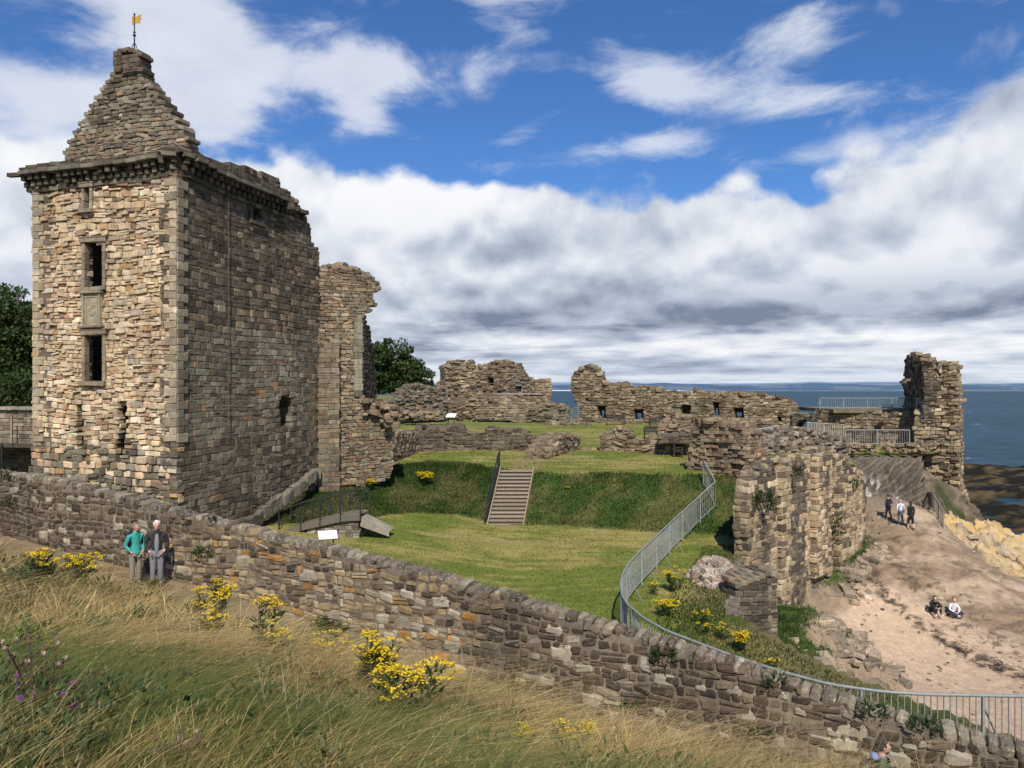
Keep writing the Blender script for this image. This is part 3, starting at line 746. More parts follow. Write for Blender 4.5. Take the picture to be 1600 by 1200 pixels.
# ------------------------------------------------------------------ palettes
BUFF = [(7, (.64, .475, .295)), (7, (.68, .53, .35)), (4, (.57, .415, .25)), (1.3, (.50, .31, .18)), (3, (.72, .60, .43)), (.6, (.34, .235, .15)), (.5, (.56, .34, .16)), (.8, (.47, .39, .29))]
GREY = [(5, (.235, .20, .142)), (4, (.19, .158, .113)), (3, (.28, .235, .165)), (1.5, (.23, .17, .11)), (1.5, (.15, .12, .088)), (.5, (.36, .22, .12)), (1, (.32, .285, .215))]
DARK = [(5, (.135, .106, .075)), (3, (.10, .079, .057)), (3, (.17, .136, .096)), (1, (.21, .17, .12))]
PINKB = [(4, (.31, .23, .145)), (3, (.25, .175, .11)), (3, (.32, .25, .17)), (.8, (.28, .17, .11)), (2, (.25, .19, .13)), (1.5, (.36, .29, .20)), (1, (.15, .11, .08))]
FAR = [(5, (.29, .225, .145)), (4, (.22, .165, .105)), (3, (.37, .29, .19)), (2, (.17, .115, .075)), (1.2, (.37, .30, .21))]
def bypal(f):
    """f(s,z)-> list of weights over palettes"""
    def g(S, Z):
        out = np.zeros((len(S), 3))
        for i in range(len(S)): out[i] = pick(f(S[i], Z[i]))[0]
        return out
    return g

# ------------------------------------------------------------------ the gate tower
CRN = np.array([-13.3, 30.0]); LE = np.array([-.955, .296]); LE /= np.linalg.norm(LE); RE = np.array([.296, .955]); RE /= np.linalg.norm(RE)
wl = Wall(CRN, CRN+LE*7.45); wr = Wall(CRN, CRN+RE*10.5)
tower = thing('castle_tower', 'tall square ruined sandstone tower with a pointed stone gable and corbelled parapet', 'tower', (CRN[0]-2, CRN[1]+5, 8.4))
def rect(w, u0, u1, v0, v1):
    a = w.sz(u0, v0); b = w.sz(u1, v0); c = w.sz(u1, v1); d = w.sz(u0, v1); return [a, b, c, d]
# front (left) face
hl = [rect(wl, 134, 163, 378, 450), rect(wl, 133, 163, 523, 597), rect(wl, 133, 143, 293, 328),
      rough(wl.px([(184, 634), (198, 632), (199, 660), (197, 690), (190, 720), (180, 728), (182, 690), (188, 665), (183, 650)]), .04, .3, 5),
      rect(wl, 120, 129, 628, 700)]
pl = wl.px([(277, 262), (150, 270), (50, 278), (52, 500), (52, 640), (50, 700), (40, 800), (277, 870)])
def proud(s, z): return .10*(float(fbm(s*.8, z*.8, 0, 91, 3))-.5)*2+.05*(z > 0)*sin(s*2.1)*.5
gx0, gz0 = wl.sz(209, 345); gx1, gz1 = wl.sz(199, 545)
def prof_l(s, z):
    p = .16*(float(fbm(s*.9, z*1.1, 0, 91, 3))-.5)*2
    if gx0 < s < gx1 and gz1 < z < gz0: p -= .28
    if z < wl.sz(150, 690)[1]: p += .06+.10*max(0, wl.sz(150, 690)[1]-z)
    if abs(s) < .35: p = 0.0+p*.2
    return p
zdk = wl.sz(150, 695)[1]
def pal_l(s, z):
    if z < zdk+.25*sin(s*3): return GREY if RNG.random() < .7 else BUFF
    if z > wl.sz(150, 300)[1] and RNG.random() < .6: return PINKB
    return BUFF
mb = MB()
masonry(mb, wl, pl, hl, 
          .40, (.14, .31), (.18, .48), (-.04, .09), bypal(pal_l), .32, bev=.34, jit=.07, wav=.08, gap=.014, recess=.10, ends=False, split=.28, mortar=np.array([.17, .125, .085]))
# quoins on both ends
def quoins(mb, w, s, sgn, z0, z1, pal, out=.02):
    z = z0; k = 0; C = []; H = []
    while z < z1:
        h = RNG.uniform(.26, .38); L = (.62, .36)[k % 2]; C.append(w.pt(s+sgn*L/2, z+h/2, out-.15)); H.append((L/2-.01, .19, h/2-.008)); z += h; k += 1
    stones(mb, C, H, w.R, pick(pal, len(C)), .16, .025)
quoins(mb, wl, -.03, 1, wl.sz(277, 690)[1], wl.sz(277, 285)[1], [(3, (.46, .38, .26)), (2, (.36, .28, .18)), (1, (.30, .24, .17))], .05)
quoins(mb, wl, 7.42, -1, wl.sz(52, 690)[1], wl.sz(52, 300)[1], [(3, (.46, .38, .26)), (2, (.36, .28, .18))], .05)
o = mb.build('front_wall', M_ST, tower, label='sunlit buff rubble wall with tall window openings')
# right face
prr = [(277, 232), (330, 250), (400, 268), (436, 280), (440, 292), (452, 300), (466, 318), (470, 328), (478, 332), (480, 345), (485, 360), (486, 380), (496, 388), (499, 400), (500, 560), (500, 735), (440, 830), (277, 880)]
hr = [rect(wr, 393, 409, 307, 345), wr.px([(436, 650), (435, 628), (439, 619), (446, 617), (453, 622), (457, 632), (455, 650)]), rect(wr, 438, 456, 655, 668)]
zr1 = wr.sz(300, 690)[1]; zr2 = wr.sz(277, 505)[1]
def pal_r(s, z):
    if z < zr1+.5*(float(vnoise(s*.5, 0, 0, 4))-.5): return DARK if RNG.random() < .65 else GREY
    if z > zr2+1.2 and RNG.random() < .75: return DARK  # upper courses: shade below the cornice put into darker stones
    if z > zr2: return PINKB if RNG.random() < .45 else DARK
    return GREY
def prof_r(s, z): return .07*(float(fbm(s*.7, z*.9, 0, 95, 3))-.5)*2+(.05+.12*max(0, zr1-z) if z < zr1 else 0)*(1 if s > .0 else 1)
mb = MB()
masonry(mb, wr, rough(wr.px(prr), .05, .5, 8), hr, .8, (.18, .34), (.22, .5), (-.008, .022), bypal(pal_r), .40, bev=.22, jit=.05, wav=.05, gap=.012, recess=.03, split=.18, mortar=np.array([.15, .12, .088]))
quoins(mb, wr, -.05, 1, zr1, wr.sz(277, 285)[1], [(3, (.30, .25, .17)), (2, (.24, .19, .13)), (2, (.36, .30, .21))], .03)
cap_rubble(mb, wr, wr.px(prr), 1.2, DARK, (.1, .26), 8)
for _ in range(1):
    # rounded inner face of the arched opening, dark recess
    pass
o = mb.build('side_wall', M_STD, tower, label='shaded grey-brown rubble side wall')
# far walls and floor slab keep the inside dark
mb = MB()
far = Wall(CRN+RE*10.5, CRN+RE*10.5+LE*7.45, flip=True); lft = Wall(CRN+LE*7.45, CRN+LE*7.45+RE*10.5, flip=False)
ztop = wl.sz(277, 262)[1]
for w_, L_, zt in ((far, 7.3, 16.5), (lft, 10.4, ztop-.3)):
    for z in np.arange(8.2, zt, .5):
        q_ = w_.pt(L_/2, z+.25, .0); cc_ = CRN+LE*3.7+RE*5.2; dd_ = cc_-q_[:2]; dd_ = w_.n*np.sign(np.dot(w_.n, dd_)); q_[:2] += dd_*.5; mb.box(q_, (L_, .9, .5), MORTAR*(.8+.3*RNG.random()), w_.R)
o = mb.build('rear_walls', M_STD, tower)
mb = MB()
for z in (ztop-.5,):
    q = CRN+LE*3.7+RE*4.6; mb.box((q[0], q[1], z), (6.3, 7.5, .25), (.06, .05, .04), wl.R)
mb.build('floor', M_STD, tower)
# cornice : corbel table with slab, rounded at the near corner
def cornice():
    dark = [(4, (.10, .08, .058)), (3, (.08, .064, .047)), (2, (.14, .115, .08)), (1, (.20, .17, .12))]
    zc = wl.sz(277, 275)[1]
    # offset path
    def path(off):
        pts = []
        for t in np.linspace(7.75, .7, 26): pts.append((CRN+LE*t+wl.n*off, wl.n))
        c = CRN+LE*.7+RE*.7
        for k in range(1, 9):
            an = k/9*pi/2; d = wl.n*cos(an)+wr.n*sin(an); pts.append((c+d*(.7+off+.12*sin(2*an)), d))
        for t in np.linspace(.7, 8.8, 26): pts.append((CRN+RE*t+wr.n*off, wr.n))
        return pts
    slab = MB(); cb = MB(); C = []; H = []; R = []
    pp = path(0); zz = []
    seg = [0]
    for i in range(1, len(pp)): seg.append(seg[-1]+np.linalg.norm(pp[i][0]-pp[i-1][0]))
    seg = np.array(seg); XY = np.array([p[0] for p in pp]); NN = np.array([p[1] for p in pp])
    def at(t):
        x = np.array([np.interp(t, seg, XY[:, 0]), np.interp(t, seg, XY[:, 1])]); n = np.array([np.interp(t, seg, NN[:, 0]), np.interp(t, seg, NN[:, 1])]); n /= np.linalg.norm(n); return x, n
    tot = seg[-1]
    def Rm(n): e = np.array([-n[1], n[0]]); return np.stack([np.array([e[0], e[1], 0]), np.array([-n[0], -n[1], 0]), np.array([0, 0, 1.])], 1)
    def zoff(t):
        # rises over the bartizan-like corner
        return .18*math.exp(-((t-8.0)/1.3)**2)
    def ring(mbx, base, hgt, out0, out1, wid, gap, pal, bev, t0=0, t1=None, jit=.03, drop=0):
        t = t0; CC = []; HH = []; RR = []
        while t < (t1 or tot):
            wd = wid*RNG.uniform(.85, 1.15); x, n = at(t+wd/2); mid = (out0+out1)/2; 
            if RNG.random() > drop:
                CC.append((x[0]+n[0]*mid, x[1]+n[1]*mid, base+hgt/2+zoff(t)+RNG.normal(0, .01))); HH.append((wd/2, (out1-out0)/2*RNG.uniform(.94, 1.04), hgt/2)); RR.append(Rm(n))
            t += wd+gap
        stones(mbx, CC, HH, np.array(RR), pick(pal, len(CC)), bev, jit)
    ring(cb, zc-.12, .20, -.3, .10, .42, .0, dark, .25)                 # lower string course
    ring(cb, zc+.10, .22, -.3, .22, .20, .17, dark, .3, drop=.06)        # lower corbels
    ring(cb, zc+.34, .22, -.3, .36, .22, .15, dark, .3, drop=.04)        # upper corbels
    ring(cb, zc-.02, .60, -.35, .02, .4, .01, dark, .2)                 # wall behind
    ring(slab, zc+.58, .17, -.5, .50, .55, .006, [(3, (.20, .18, .135)), (2, (.15, .13, .10))], .22, 0, 14.6)
    ring(slab, zc+.76, .10, -.5, .42, .5, .006, dark, .2, 0, 13.6)
    ring(slab, zc+.84, .22, -.5, .05, .6, .01, dark, .3, 7.2, 13.9, .06, .1)
    ring(slab, zc+1.02, .2, -.5, -.1, .5, .01, dark, .4, 8.0, 13.2, .09, .25)
    ring(slab, zc+.84, .16, -.4, .3, .6, .02, dark, .3, .2, 2.2, .06)
    cb.build('corbel_table', M_STD, tower); slab.build('parapet', M_STD, tower)
    # stone spout at the far left corner
    x, n = at(.0); sp_ = MB(); a = np.array([x[0]+.1, x[1], zc+.62]); d = np.array([LE[0], LE[1], 0.04]); sp_.bar(a-d*.3+np.array([0, -.3, 0]), a+d*.95+np.array([0, -.3, 0]), .2, .16, (.10, .08, .06)); sp_.build('water_spout', M_STD, tower, smooth=False)
    return zc
ZC = cornice()
# stepped gable and stack, set back behind the parapet
wg = Wall(CRN, CRN+LE*7.45, off=-.75)
steps_r = [(291, 214), (283, 205), (283, 196), (276, 194), (275, 184), (267, 181), (265, 171), (257, 169), (255, 158), (248, 156), (245, 146), (238, 143), (236, 134), (230, 131), (228, 125), (221, 121), (219, 113)]
steps_l = [(176, 113), (175, 121), (169, 125), (166, 133), (160, 137), (158, 147), (151, 150), (149, 160), (143, 163), (141, 173), (135, 176), (132, 187), (126, 190), (124, 201), (118, 204), (115, 216), (109, 219), (107, 232), (102, 236), (100, 262)]
mb = MB(); gp = wg.px([(291, 262)]+steps_r+steps_l)
masonry(mb, wg, gp, [], .7, (.14, .24), (.22, .5), (0, .06), bypal(lambda s, z: GREY if RNG.random() < .62 else (DARK if z > wg.sz(200, 190)[1] else PINKB)), .3, bev=.4, jit=.09, wav=.05, back=True)
C = []; H = []
for st in (steps_r, steps_l):
    for (u, v) in st:
        s, z = wg.sz(u, v); C.append(wg.pt(s, z-.07, -.33)); H.append((.13, .37, .09))
stones(mb, C, H, wg.R, pick(GREY, len(C)), .4, .1)
mb.build('gable', M_STD, tower, label='steep stepped stone gable')
mb = MB(); w2 = Wall(CRN, CRN+LE*7.45, off=-.62)
masonry(mb, w2, w2.px([(177, 112), (177, 84), (216, 83), (217, 112)]), [], .7, (.16, .24), (.25, .4), (0, .03), DARK, .65, bev=.3, jit=.06)
C = [w2.pt(w2.sz(u, 0)[0], w2.sz(u, v)[1], -.34) for u, v in ((181, 82), (188, 79), (196, 77), (204, 78), (212, 80), (216, 84), (184, 108), (196, 110), (210, 109), (218, 108))]
stones(mb, C, [(.16, .34, .09)]*10, w2.R, pick(DARK, 10), .4, .1)
mb.build('chimney', M_STD, tower, label='square dark chimney stack')
# carved frames round the openings
def frame(w, u0, u1, v0, v1, t=.16, out=.06, depth=.26, sill=True, col=(.34, .28, .19)):
    m = MB(); a = w.sz(u0, v1); b = w.sz(u1, v0); s0, s1 = sorted((a[0], b[0])); z0, z1 = a[1], b[1]; C = []; H = []
    z = z0
    while z < z1:
        h = min(RNG.uniform(.3, .45), z1-z+.02)
        for s in (s0-t/2+.03, s1+t/2-.03): C.append(w.pt(s, z+h/2, out-depth/2)); H.append((t/2, depth/2, h/2-.006))
        z += h
    C.append(w.pt((s0+s1)/2, z1+t*.6, out-depth/2+.03)); H.append(((s1-s0)/2+t*1.2, depth/2+.02, t*.6))
    C.append(w.pt((s0+s1)/2, z1+t*1.35, out-depth/2+.07)); H.append(((s1-s0)/2+t*1.5, depth/2, t*.18))
    if sill: C.append(w.pt((s0+s1)/2, z0-.07, out-depth/2+.08)); H.append(((s1-s0)/2+t*1.1, depth/2+.02, .08))
    stones(m, C, H, w.R, np.array(col)*(1+RNG.normal(0, .12, (len(C), 1))), .16, .02); return m
for (r, c) in (((134, 163, 378, 450), (.30, .25, .18)), ((134, 163, 523, 597), (.33, .26, .17))):
    win = frame(wl, *r, out=.10, col=c).build('window_frame', M_ST, tower)
frame(wl, 133, 143, 293, 328, .14, .1, col=(.36, .30, .21)).build('window_frame', M_ST, tower)
frame(wr, 393, 409, 307, 345, .16, .06, col=(.14, .11, .08)).build('window_frame', M_STD, tower)
# worn voussoirs round the arched opening of the side wall
m = MB(); a_ = [wr.sz(u, v) for u, v in ((433, 645), (432, 632), (435, 621), (441, 614), (448, 612), (455, 617), (459, 628), (459, 640))]
stones(m, [wr.pt(s, z, -.12) for s, z in a_], [(.16, .18, .15)]*8, wr.R, pick(GREY, 8), .3, .08); m.build('arch_stones', M_STD, tower)
# carved heraldic panel between the windows
m = MB(); a = wl.sz(132, 512); b = wl.sz(162, 455); sc = (a[0]+b[0])/2; w_ = abs(a[0]-b[0]); h_ = b[1]-a[1]; zc_ = (a[1]+b[1])/2
st = (.36, .31, .22)
m.box(wl.pt(sc, zc_, .03), (w_*.98, .14, h_), st, wl.R, .02)
for sg in (-1, 1):
    m.box(wl.pt(sc+sg*w_*.43, zc_, .13), (.09, .12, h_*.98), st, wl.R, .03); m.box(wl.pt(sc+sg*w_*.30, zc_, .10), (.05, .08, h_*.8), st, wl.R, .02)
m.box(wl.pt(sc, zc_+h_*.47, .15), (w_*1.15, .18, .10), (.30, .25, .18), wl.R, .03); m.box(wl.pt(sc, zc_+h_*.36, .10), (w_*.8, .06, .10), st, wl.R, .02); m.box(wl.pt(sc, zc_-h_*.48, .15), (w_*1.2, .2, .12), (.28, .23, .16), wl.R, .03)
# weathered shield, worn lumps of carving
for q in range(26):
    an = q*2.4; r = .02+.16*math.sqrt(q/26.); m.ell(wl.pt(sc+r*cos(an)*.8, zc_+r*sin(an)*1.5, .105), (.045, .03, .05), np.array(st)*RNG.uniform(.8, 1.1), 8, 5)
m.build('carved_panel', M_ST, tower, label='weathered carved stone panel between two windows')
# lightning conductor
m = MB(); pts = [wr.pt(*wr.sz(353+.6*sin(v*.07), v), out=.13) for v in range(262, 690, 20)]; m.tube(pts, .016, (.10, .09, .07), 6)
m.build('lightning_conductor', M_PAINT, tower)
# weather vane on the stack
vb = w2.pt(w2.sz(197, 80)[0], w2.sz(197, 80)[1], -.45)
vane = thing('weather_vane', 'gilded banner weather vane on an iron rod above the tower stack', 'weather vane', vb)
m = MB(); blk = (.012, .012, .013); zt = P(197, 16, 31.6)[2]
m.tube([vb, (vb[0], vb[1], zt)], .028, blk, 8)
for k in range(4):
    an = k*pi/2+.4; m.tube([(vb[0]+.26*cos(an), vb[1]+.26*sin(an), vb[2]-.12), (vb[0]+.03*cos(an), vb[1]+.03*sin(an), vb[2]+.52)], .016, blk, 6)
m.ell((vb[0], vb[1], vb[2]+.86), (.07, .07, .05), blk); m.ell((vb[0], vb[1], vb[2]+.98), (.05, .05, .05), blk); m.ell((vb[0], vb[1], zt), (.04, .04, .06), blk)
m.build('rod', M_PAINT, vane)
m = MB(); z0 = zt-.45; th = .012
out = [(-.10, .0), (-.10, .36), (.05, .34), (.10, .36), (.30, .46), (.24, .34), (.33, .28), (.22, .20), (.26, .06), (.12, .10), (.0, .02)]
ctr = np.array([.05, .2])
for sg in (-1, 1):
    for i in range(len(out)):
        a, b = out[i], out[(i+1) % len(out)]
        m.poly([(vb[0]+ctr[0], vb[1]+sg*th, z0+ctr[1]), (vb[0]+a[0], vb[1]+sg*th, z0+a[1]), (vb[0]+b[0], vb[1]+sg*th, z0+b[1])], (.75, .40, .06))
for i in range(len(out)):
    a, b = out[i], out[(i+1) % len(out)]; m.poly([(vb[0]+a[0], vb[1]-th, z0+a[1]), (vb[0]+b[0], vb[1]-th, z0+b[1]), (vb[0]+b[0], vb[1]+th, z0+b[1]), (vb[0]+a[0], vb[1]+th, z0+a[1])], (.75, .40, .06))
m.build('vane', M_GOLD, vane, smooth=False)

# ------------------------------------------------------------------ curtain wall stump beside the tower
A = PL(499, 39.9); B = PL(640, 42.0); wc = Wall(A, B)
cw = thing('curtain_wall_ruin', 'tall jagged ruined wall stump standing against the far side of the tower', 'ruin', (A[0], A[1], 9.3))
pc = wc.px([(499, 765), (499, 425), (505, 417), (522, 412), (536, 410), (552, 416), (566, 424), (580, 432), (588, 446), (583, 458), (584, 474), (572, 486), (566, 500), (566, 560), (567, 620), (582, 628), (590, 650), (604, 652), (612, 664), (612, 745), (590, 755)])
mb = MB(); masonry(mb, wc, rough(pc, .07, .4, 3), [], 1.5, (.13, .26), (.2, .5), (0, .07), bypal(lambda s, z: PINKB if RNG.random() < .6 else GREY), .4, bev=.38, jit=.09, wav=.06, recess=.1)
cap_rubble(mb, wc, pc, 1.4, GREY, (.12, .3), 9)
stones(mb, [wc.pt(*wc.sz(u, v), out=-.3) for u, v in ((584, 452), (588, 449), (582, 476), (578, 470), (574, 486), (586, 441), (578, 434))], [(.28, .3, .10)]*7, wc.R, pick(GREY, 7), .4, .1)
mb.build('wall', M_ST, cw)
# return running back, its recess shadow put into dark stone colours
wrt = Wall(PL(567, 40.9), PL(588, 45.5)); mb = MB()
masonry(mb, wrt, rough([(0, 9.), (0, wc.sz(567, 480)[1]), (1.2, wc.sz(567, 500)[1]), (2.6, wc.sz(567, 500)[1]-.6), (4.5, 15.), (4.6, 9.)], .1, .5, 2), [], 1.0, (.16, .3), (.3, .6), (0, .08), DARK, .3, hi=False, bev=.4)
mb.build('return_wall', M_STD, cw)
wbt = Wall(PL(497, 39.6), PL(533, 40.1), off=.18); mb = MB()
masonry(mb, wbt, wbt.px([(497, 768), (497, 560), (500, 545), (530, 522), (531, 768)]), [], .9, (.2, .34), (.3, .7), (0, .02), [(3, (.25, .21, .15)), (2, (.30, .22, .14)), (2, (.20, .15, .10))], .8, bev=.2, jit=.03, wav=.01)
mb.build('buttress', M_ST, cw)
# dressed strip on the wall
wds = Wall(PL(554, 40.6), PL(568, 40.9), off=.04); mb = MB()
masonry(mb, wds, wds.px([(554, 620), (554, 500), (567, 492), (567, 620)]), [], .4, (.28, .4), (.45, .6), (0, .01), [(1, (.33, .29, .21)), (1, (.28, .25, .19))], .3, bev=.12, jit=.02, wav=.0, split=0)
mb.build('quoins', M_ST, cw)
C = []; H = []
for i in range(70):
    u = RNG.uniform(566, 618); v = 630+RNG.uniform(-6, 28)+max(0, u-590)*.5; q = P(u, v, 40.6+RNG.uniform(0, 1.2)); C.append(q); r = RNG.uniform(.1, .26); H.append((r, r*.8, r*.6))
mb = MB(); stones(mb, C, H, wc.R, pick(PINKB, 70), .5, .14); mb.build('rubble_core', M_ST, cw)

# kerb of slabs climbing beside the tower
def slabs():
    m = MB(); pts = [P(388, 812, 33.2), P(420, 788, 34.6), P(450, 768, 36), P(472, 752, 37.4), P(488, 738, 38.6), P(497, 735, 39.2)]
    for i in range(len(pts)-1):
        a, b = pts[i], pts[i+1]; L = np.linalg.norm(b-a); k = 3
        for j in range(k):
            p = a+(b-a)*j/k+RNG.normal(0, .05, 3); q = a+(b-a)*(j+1)/k+RNG.normal(0, .05, 3); d = (q-p)/np.linalg.norm(q-p); x = np.cross(d, [0, 0, 1.]); x /= np.linalg.norm(x); y = np.cross(x, d); R = np.stack([d, x, y], 1)
            stones(m, [(p+q)/2-np.array([0, 0, .22])], [(np.linalg.norm(q-p)/2*1.02, .16, .28)], R[None], np.array([[.21, .185, .135]])*RNG.uniform(.7, 1.2), .35, .11)
    return m.build('stone_kerb', M_STD)
tag(slabs(), 'grey stone slab kerb climbing the grass beside the tower foot', 'kerb')
# ------------------------------------------------------------------ ruins round the courtyard
def ruin(name, label, cat, parts, base, group=None):
    """parts: list of (part name, A, B, outline px, holes px, kwargs)"""
    t = thing(name, label, cat, base, 0, group)
    for (pn, A_, B_, poly, holes, kw) in parts:
        kw = dict(kw); w = Wall(A_, B_, off=kw.pop('off', 0.), flip=kw.pop('flip', False)); pxy = w.px(poly); hs = [w.px(h) for h in holes]
        amp = kw.pop('amp', .12); cap = kw.pop('cap', None); m = MB(); mat = kw.pop('mat', M_STF); th = kw.get('thick', 1.2); seed = kw.pop('seed', 1); csz = kw.pop('csz', (.15, .42))
        r = rough(pxy, amp, .5, seed) if amp else pxy
        kw.setdefault('hi', False); kw.setdefault('pal', FAR); kw.setdefault('jit', .12); kw.setdefault('bev', .4); kw.setdefault('prot', (-.02, .10)); kw.setdefault('row', (.2, .36)); kw.setdefault('wid', (.3, .8)); kw.setdefault('deep', .35)
        masonry(m, w, r, hs, **kw)
        if cap: cap_rubble(m, w, r, th, kw['pal'] if not callable(kw['pal']) else SEAP, csz, cap)
        m.build(pn, mat, t)
    return t
def rp(u0, u1, v0, v1): return [(u0, v0), (u1, v0), (u1, v1), (u0, v1)]
# the kitchen-side ruin on the left
ruin('ruined_block', 'tall ragged ruin with a railed platform, left of the gap to the sea', 'ruin', [
    ('rear_wall', PL(738, 87), PL(836, 85), [(738, 660), (738, 580), (748, 572), (765, 567), (782, 563), (806, 567), (811, 578), (818, 588), (828, 594), (836, 604), (838, 660)], [[(762, 590), (770, 588), (772, 602), (763, 603)], [(806, 604), (816, 603), (817, 613), (806, 613)]], dict(thick=2.5, cap=3, seed=2, amp=.18, prot=(-.1, .2))),
    ('pier', PL(690, 82), PL(745, 83), [(688, 655), (692, 632), (697, 612), (695, 592), (698, 572), (706, 564), (722, 562), (738, 563), (744, 572), (742, 600), (741, 615), (746, 630), (744, 656)], [], dict(thick=3., cap=3, seed=3, amp=.2, prot=(-.1, .25))),
    ('pier', PL(830, 82), PL(864, 82), [(832, 650), (831, 612), (834, 596), (845, 592), (858, 594), (863, 602), (862, 618), (858, 626), (864, 640), (872, 652)], [], dict(thick=2., cap=3, seed=4, amp=.15)),
    ('platform_wall', PL(743, 80.5), PL(852, 80), [(743, 656), (743, 616), (852, 618), (860, 632), (864, 660)], [rp(763, 767.5, 627, 631.5)], dict(thick=4., seed=5, amp=.04, pal=[(3, (.36, .285, .19)), (2, (.29, .22, .15)), (2, (.22, .165, .11))], row=(.22, .34))),
    ('low_mound', PL(818, 78), PL(888, 76), [(818, 668), (826, 640), (840, 632), (868, 631), (882, 638), (884, 655), (886, 668)], [], dict(thick=2.5, cap=3, seed=6, pal=GREY, prot=(-.1, .2))),
], (PL(760, 82)[0], 82, 10.9))
o = MB(); w = Wall(PL(743, 80.5), PL(852, 80)); a = w.sz(745, 616); b = w.sz(848, 616)
o.box(w.pt((a[0]+b[0])/2, a[1]+.02, -2.2), (b[0]-a[0]-.2, 4., .12), (.42, .37, .30), w.R); pf = o.build('paving', M_STF, None, smooth=False); attach(pf, [x for x in bpy.data.objects if x.name == 'ruined_block'][0])
ruin('ruined_wall', 'low rounded ruin between the dark tree and the tall ragged ruin', 'ruin', [
    ('wall', PL(585, 74), PL(690, 79), [(585, 655), (588, 632), (600, 627), (622, 621), (632, 612), (641, 604), (660, 601), (676, 603), (684, 612), (690, 606), (700, 604), (700, 655)], [], dict(thick=1.8, cap=3, seed=7, pal=GREY, prot=(-.1, .25), amp=.15))], (PL(640, 77)[0], 77, 10.6))
o = MB(); # scattered rubble at its foot
C = [P(RNG.uniform(600, 690), RNG.uniform(643, 653), RNG.uniform(73.5, 75)) for _ in range(60)]; S = [(r, r*.8, r*.6) for r in RNG.uniform(.12, .34, 60)]
stones(o, C, S, np.eye(3), pick(PINKB, 60), .5, .15, False); tag(o.build('rubble', M_STF), 'scatter of fallen stones at the foot of the low rounded ruin', 'rubble')
# the hall range with its window openings onto the sea
A = PL(893, 79); B = PL(1250, 70)
hall_top = [(897, 668), (903, 645), (899, 628), (892, 610), (893, 590), (898, 582), (908, 576), (930, 574), (938, 583), (942, 594), (954, 602), (966, 598), (980, 599), (988, 607), (1000, 604), (1020, 605), (1040, 613), (1062, 615), (1083, 613), (1100, 612), (1125, 613), (1150, 611), (1172, 613), (1200, 618), (1225, 622), (1238, 628), (1247, 637), (1243, 652), (1238, 660), (1243, 700), (1100, 690), (1000, 675)]
wins = [[(932, 634), (946, 633), (947, 655), (936, 655)], [(990, 639), (1005, 637), (1006, 655), (991, 655)], [(1062, 634), (1080, 632), (1079, 648), (1076, 655), (1066, 655)], [(1114, 628), (1123, 627), (1124, 652), (1116, 652)], [(1146, 638), (1162, 637), (1162, 652), (1148, 652)], rp(915, 920, 623, 628), [(1215, 649), (1221, 649), (1221, 661), (1215, 661)]]
ruin('hall_wall_ruin', 'long ruined wall with a row of square window openings onto the sea', 'ruin', [
    ('wall', A, B, hall_top, wins, dict(thick=1.3, cap=4, seed=9, amp=.14, row=(.18, .32), prot=(-.03, .14))),
    ('inner_leaf', A, B, hall_top, [[(u+(ua-u)*.42, v+(va-v)*.45) for (u, v) in h] for h in wins[:5] for ua, va in [(sum(q[0] for q in h)/4., max(q[1] for q in h)-2)]], dict(thick=.5, seed=9, amp=.14, off=-1.3, pal=DARK, mat=M_STD))], (PL(1050, 75)[0], 75, 10.6))  # dark leaf added behind the wall to shade the window openings
# bench maker
def bench(name, label, p, rz, L=1.7, col=(.035, .028, .024), group=None):
    t = thing(name, label, 'bench', p, rz, group)
    for part, bxs in (('seat', [((0, -.05+.13*k, .44), (L, .11, .035)) for k in range(4)]), ('backrest', [((0, .46, .58+.13*k), (L, .035, .10)) for k in range(4)]),):
        m = MB(); [m.box(c, s, np.array(col)*RNG.uniform(.8, 1.3), None, .01) for c, s in bxs]; m.build(part, M_WOOD, t, smooth=False).matrix_parent_inverse = Matrix()
    for sx in (-1, 1):
        m = MB(); x = sx*(L/2-.06); m.box((x, -.08, .31), (.07, .07, .62), col); m.box((x, .44, .5), (.07, .07, 1.0), col); m.box((x, .18, .64), (.08, .6, .04), col); m.box((x, .18, .38), (.06, .5, .06), col)
        m.build('end_frame', M_WOOD, t, smooth=False).matrix_parent_inverse = Matrix()
    return t
def onlawn(u, d):
    x = (u-800)/F*d; return (x, d, float(zlawn(np.array([x]), np.array([d]))[0]))
bench('bench', 'dark timber bench at the foot of the long wall, left of the other lawn bench', onlawn(962, 74.5), -.1, 1.8)
bench('bench', 'dark timber bench on the lawn, second along the long window wall', onlawn(1030, 71), -.1, 1.8)
bench('bench', 'dark timber bench seen end on beside the rubble wall stump', onlawn(1066, 50), 1.25, 1.6)
bench('bench', 'small timber bench on the far terrace inside the railings', (PL(1351, 61)[0], 61, 9.95), -.1, 1.7)
bench('bench', 'dark timber bench behind the broken wall by the lawn steps', onlawn(1022, 61), -.1, 1.6)
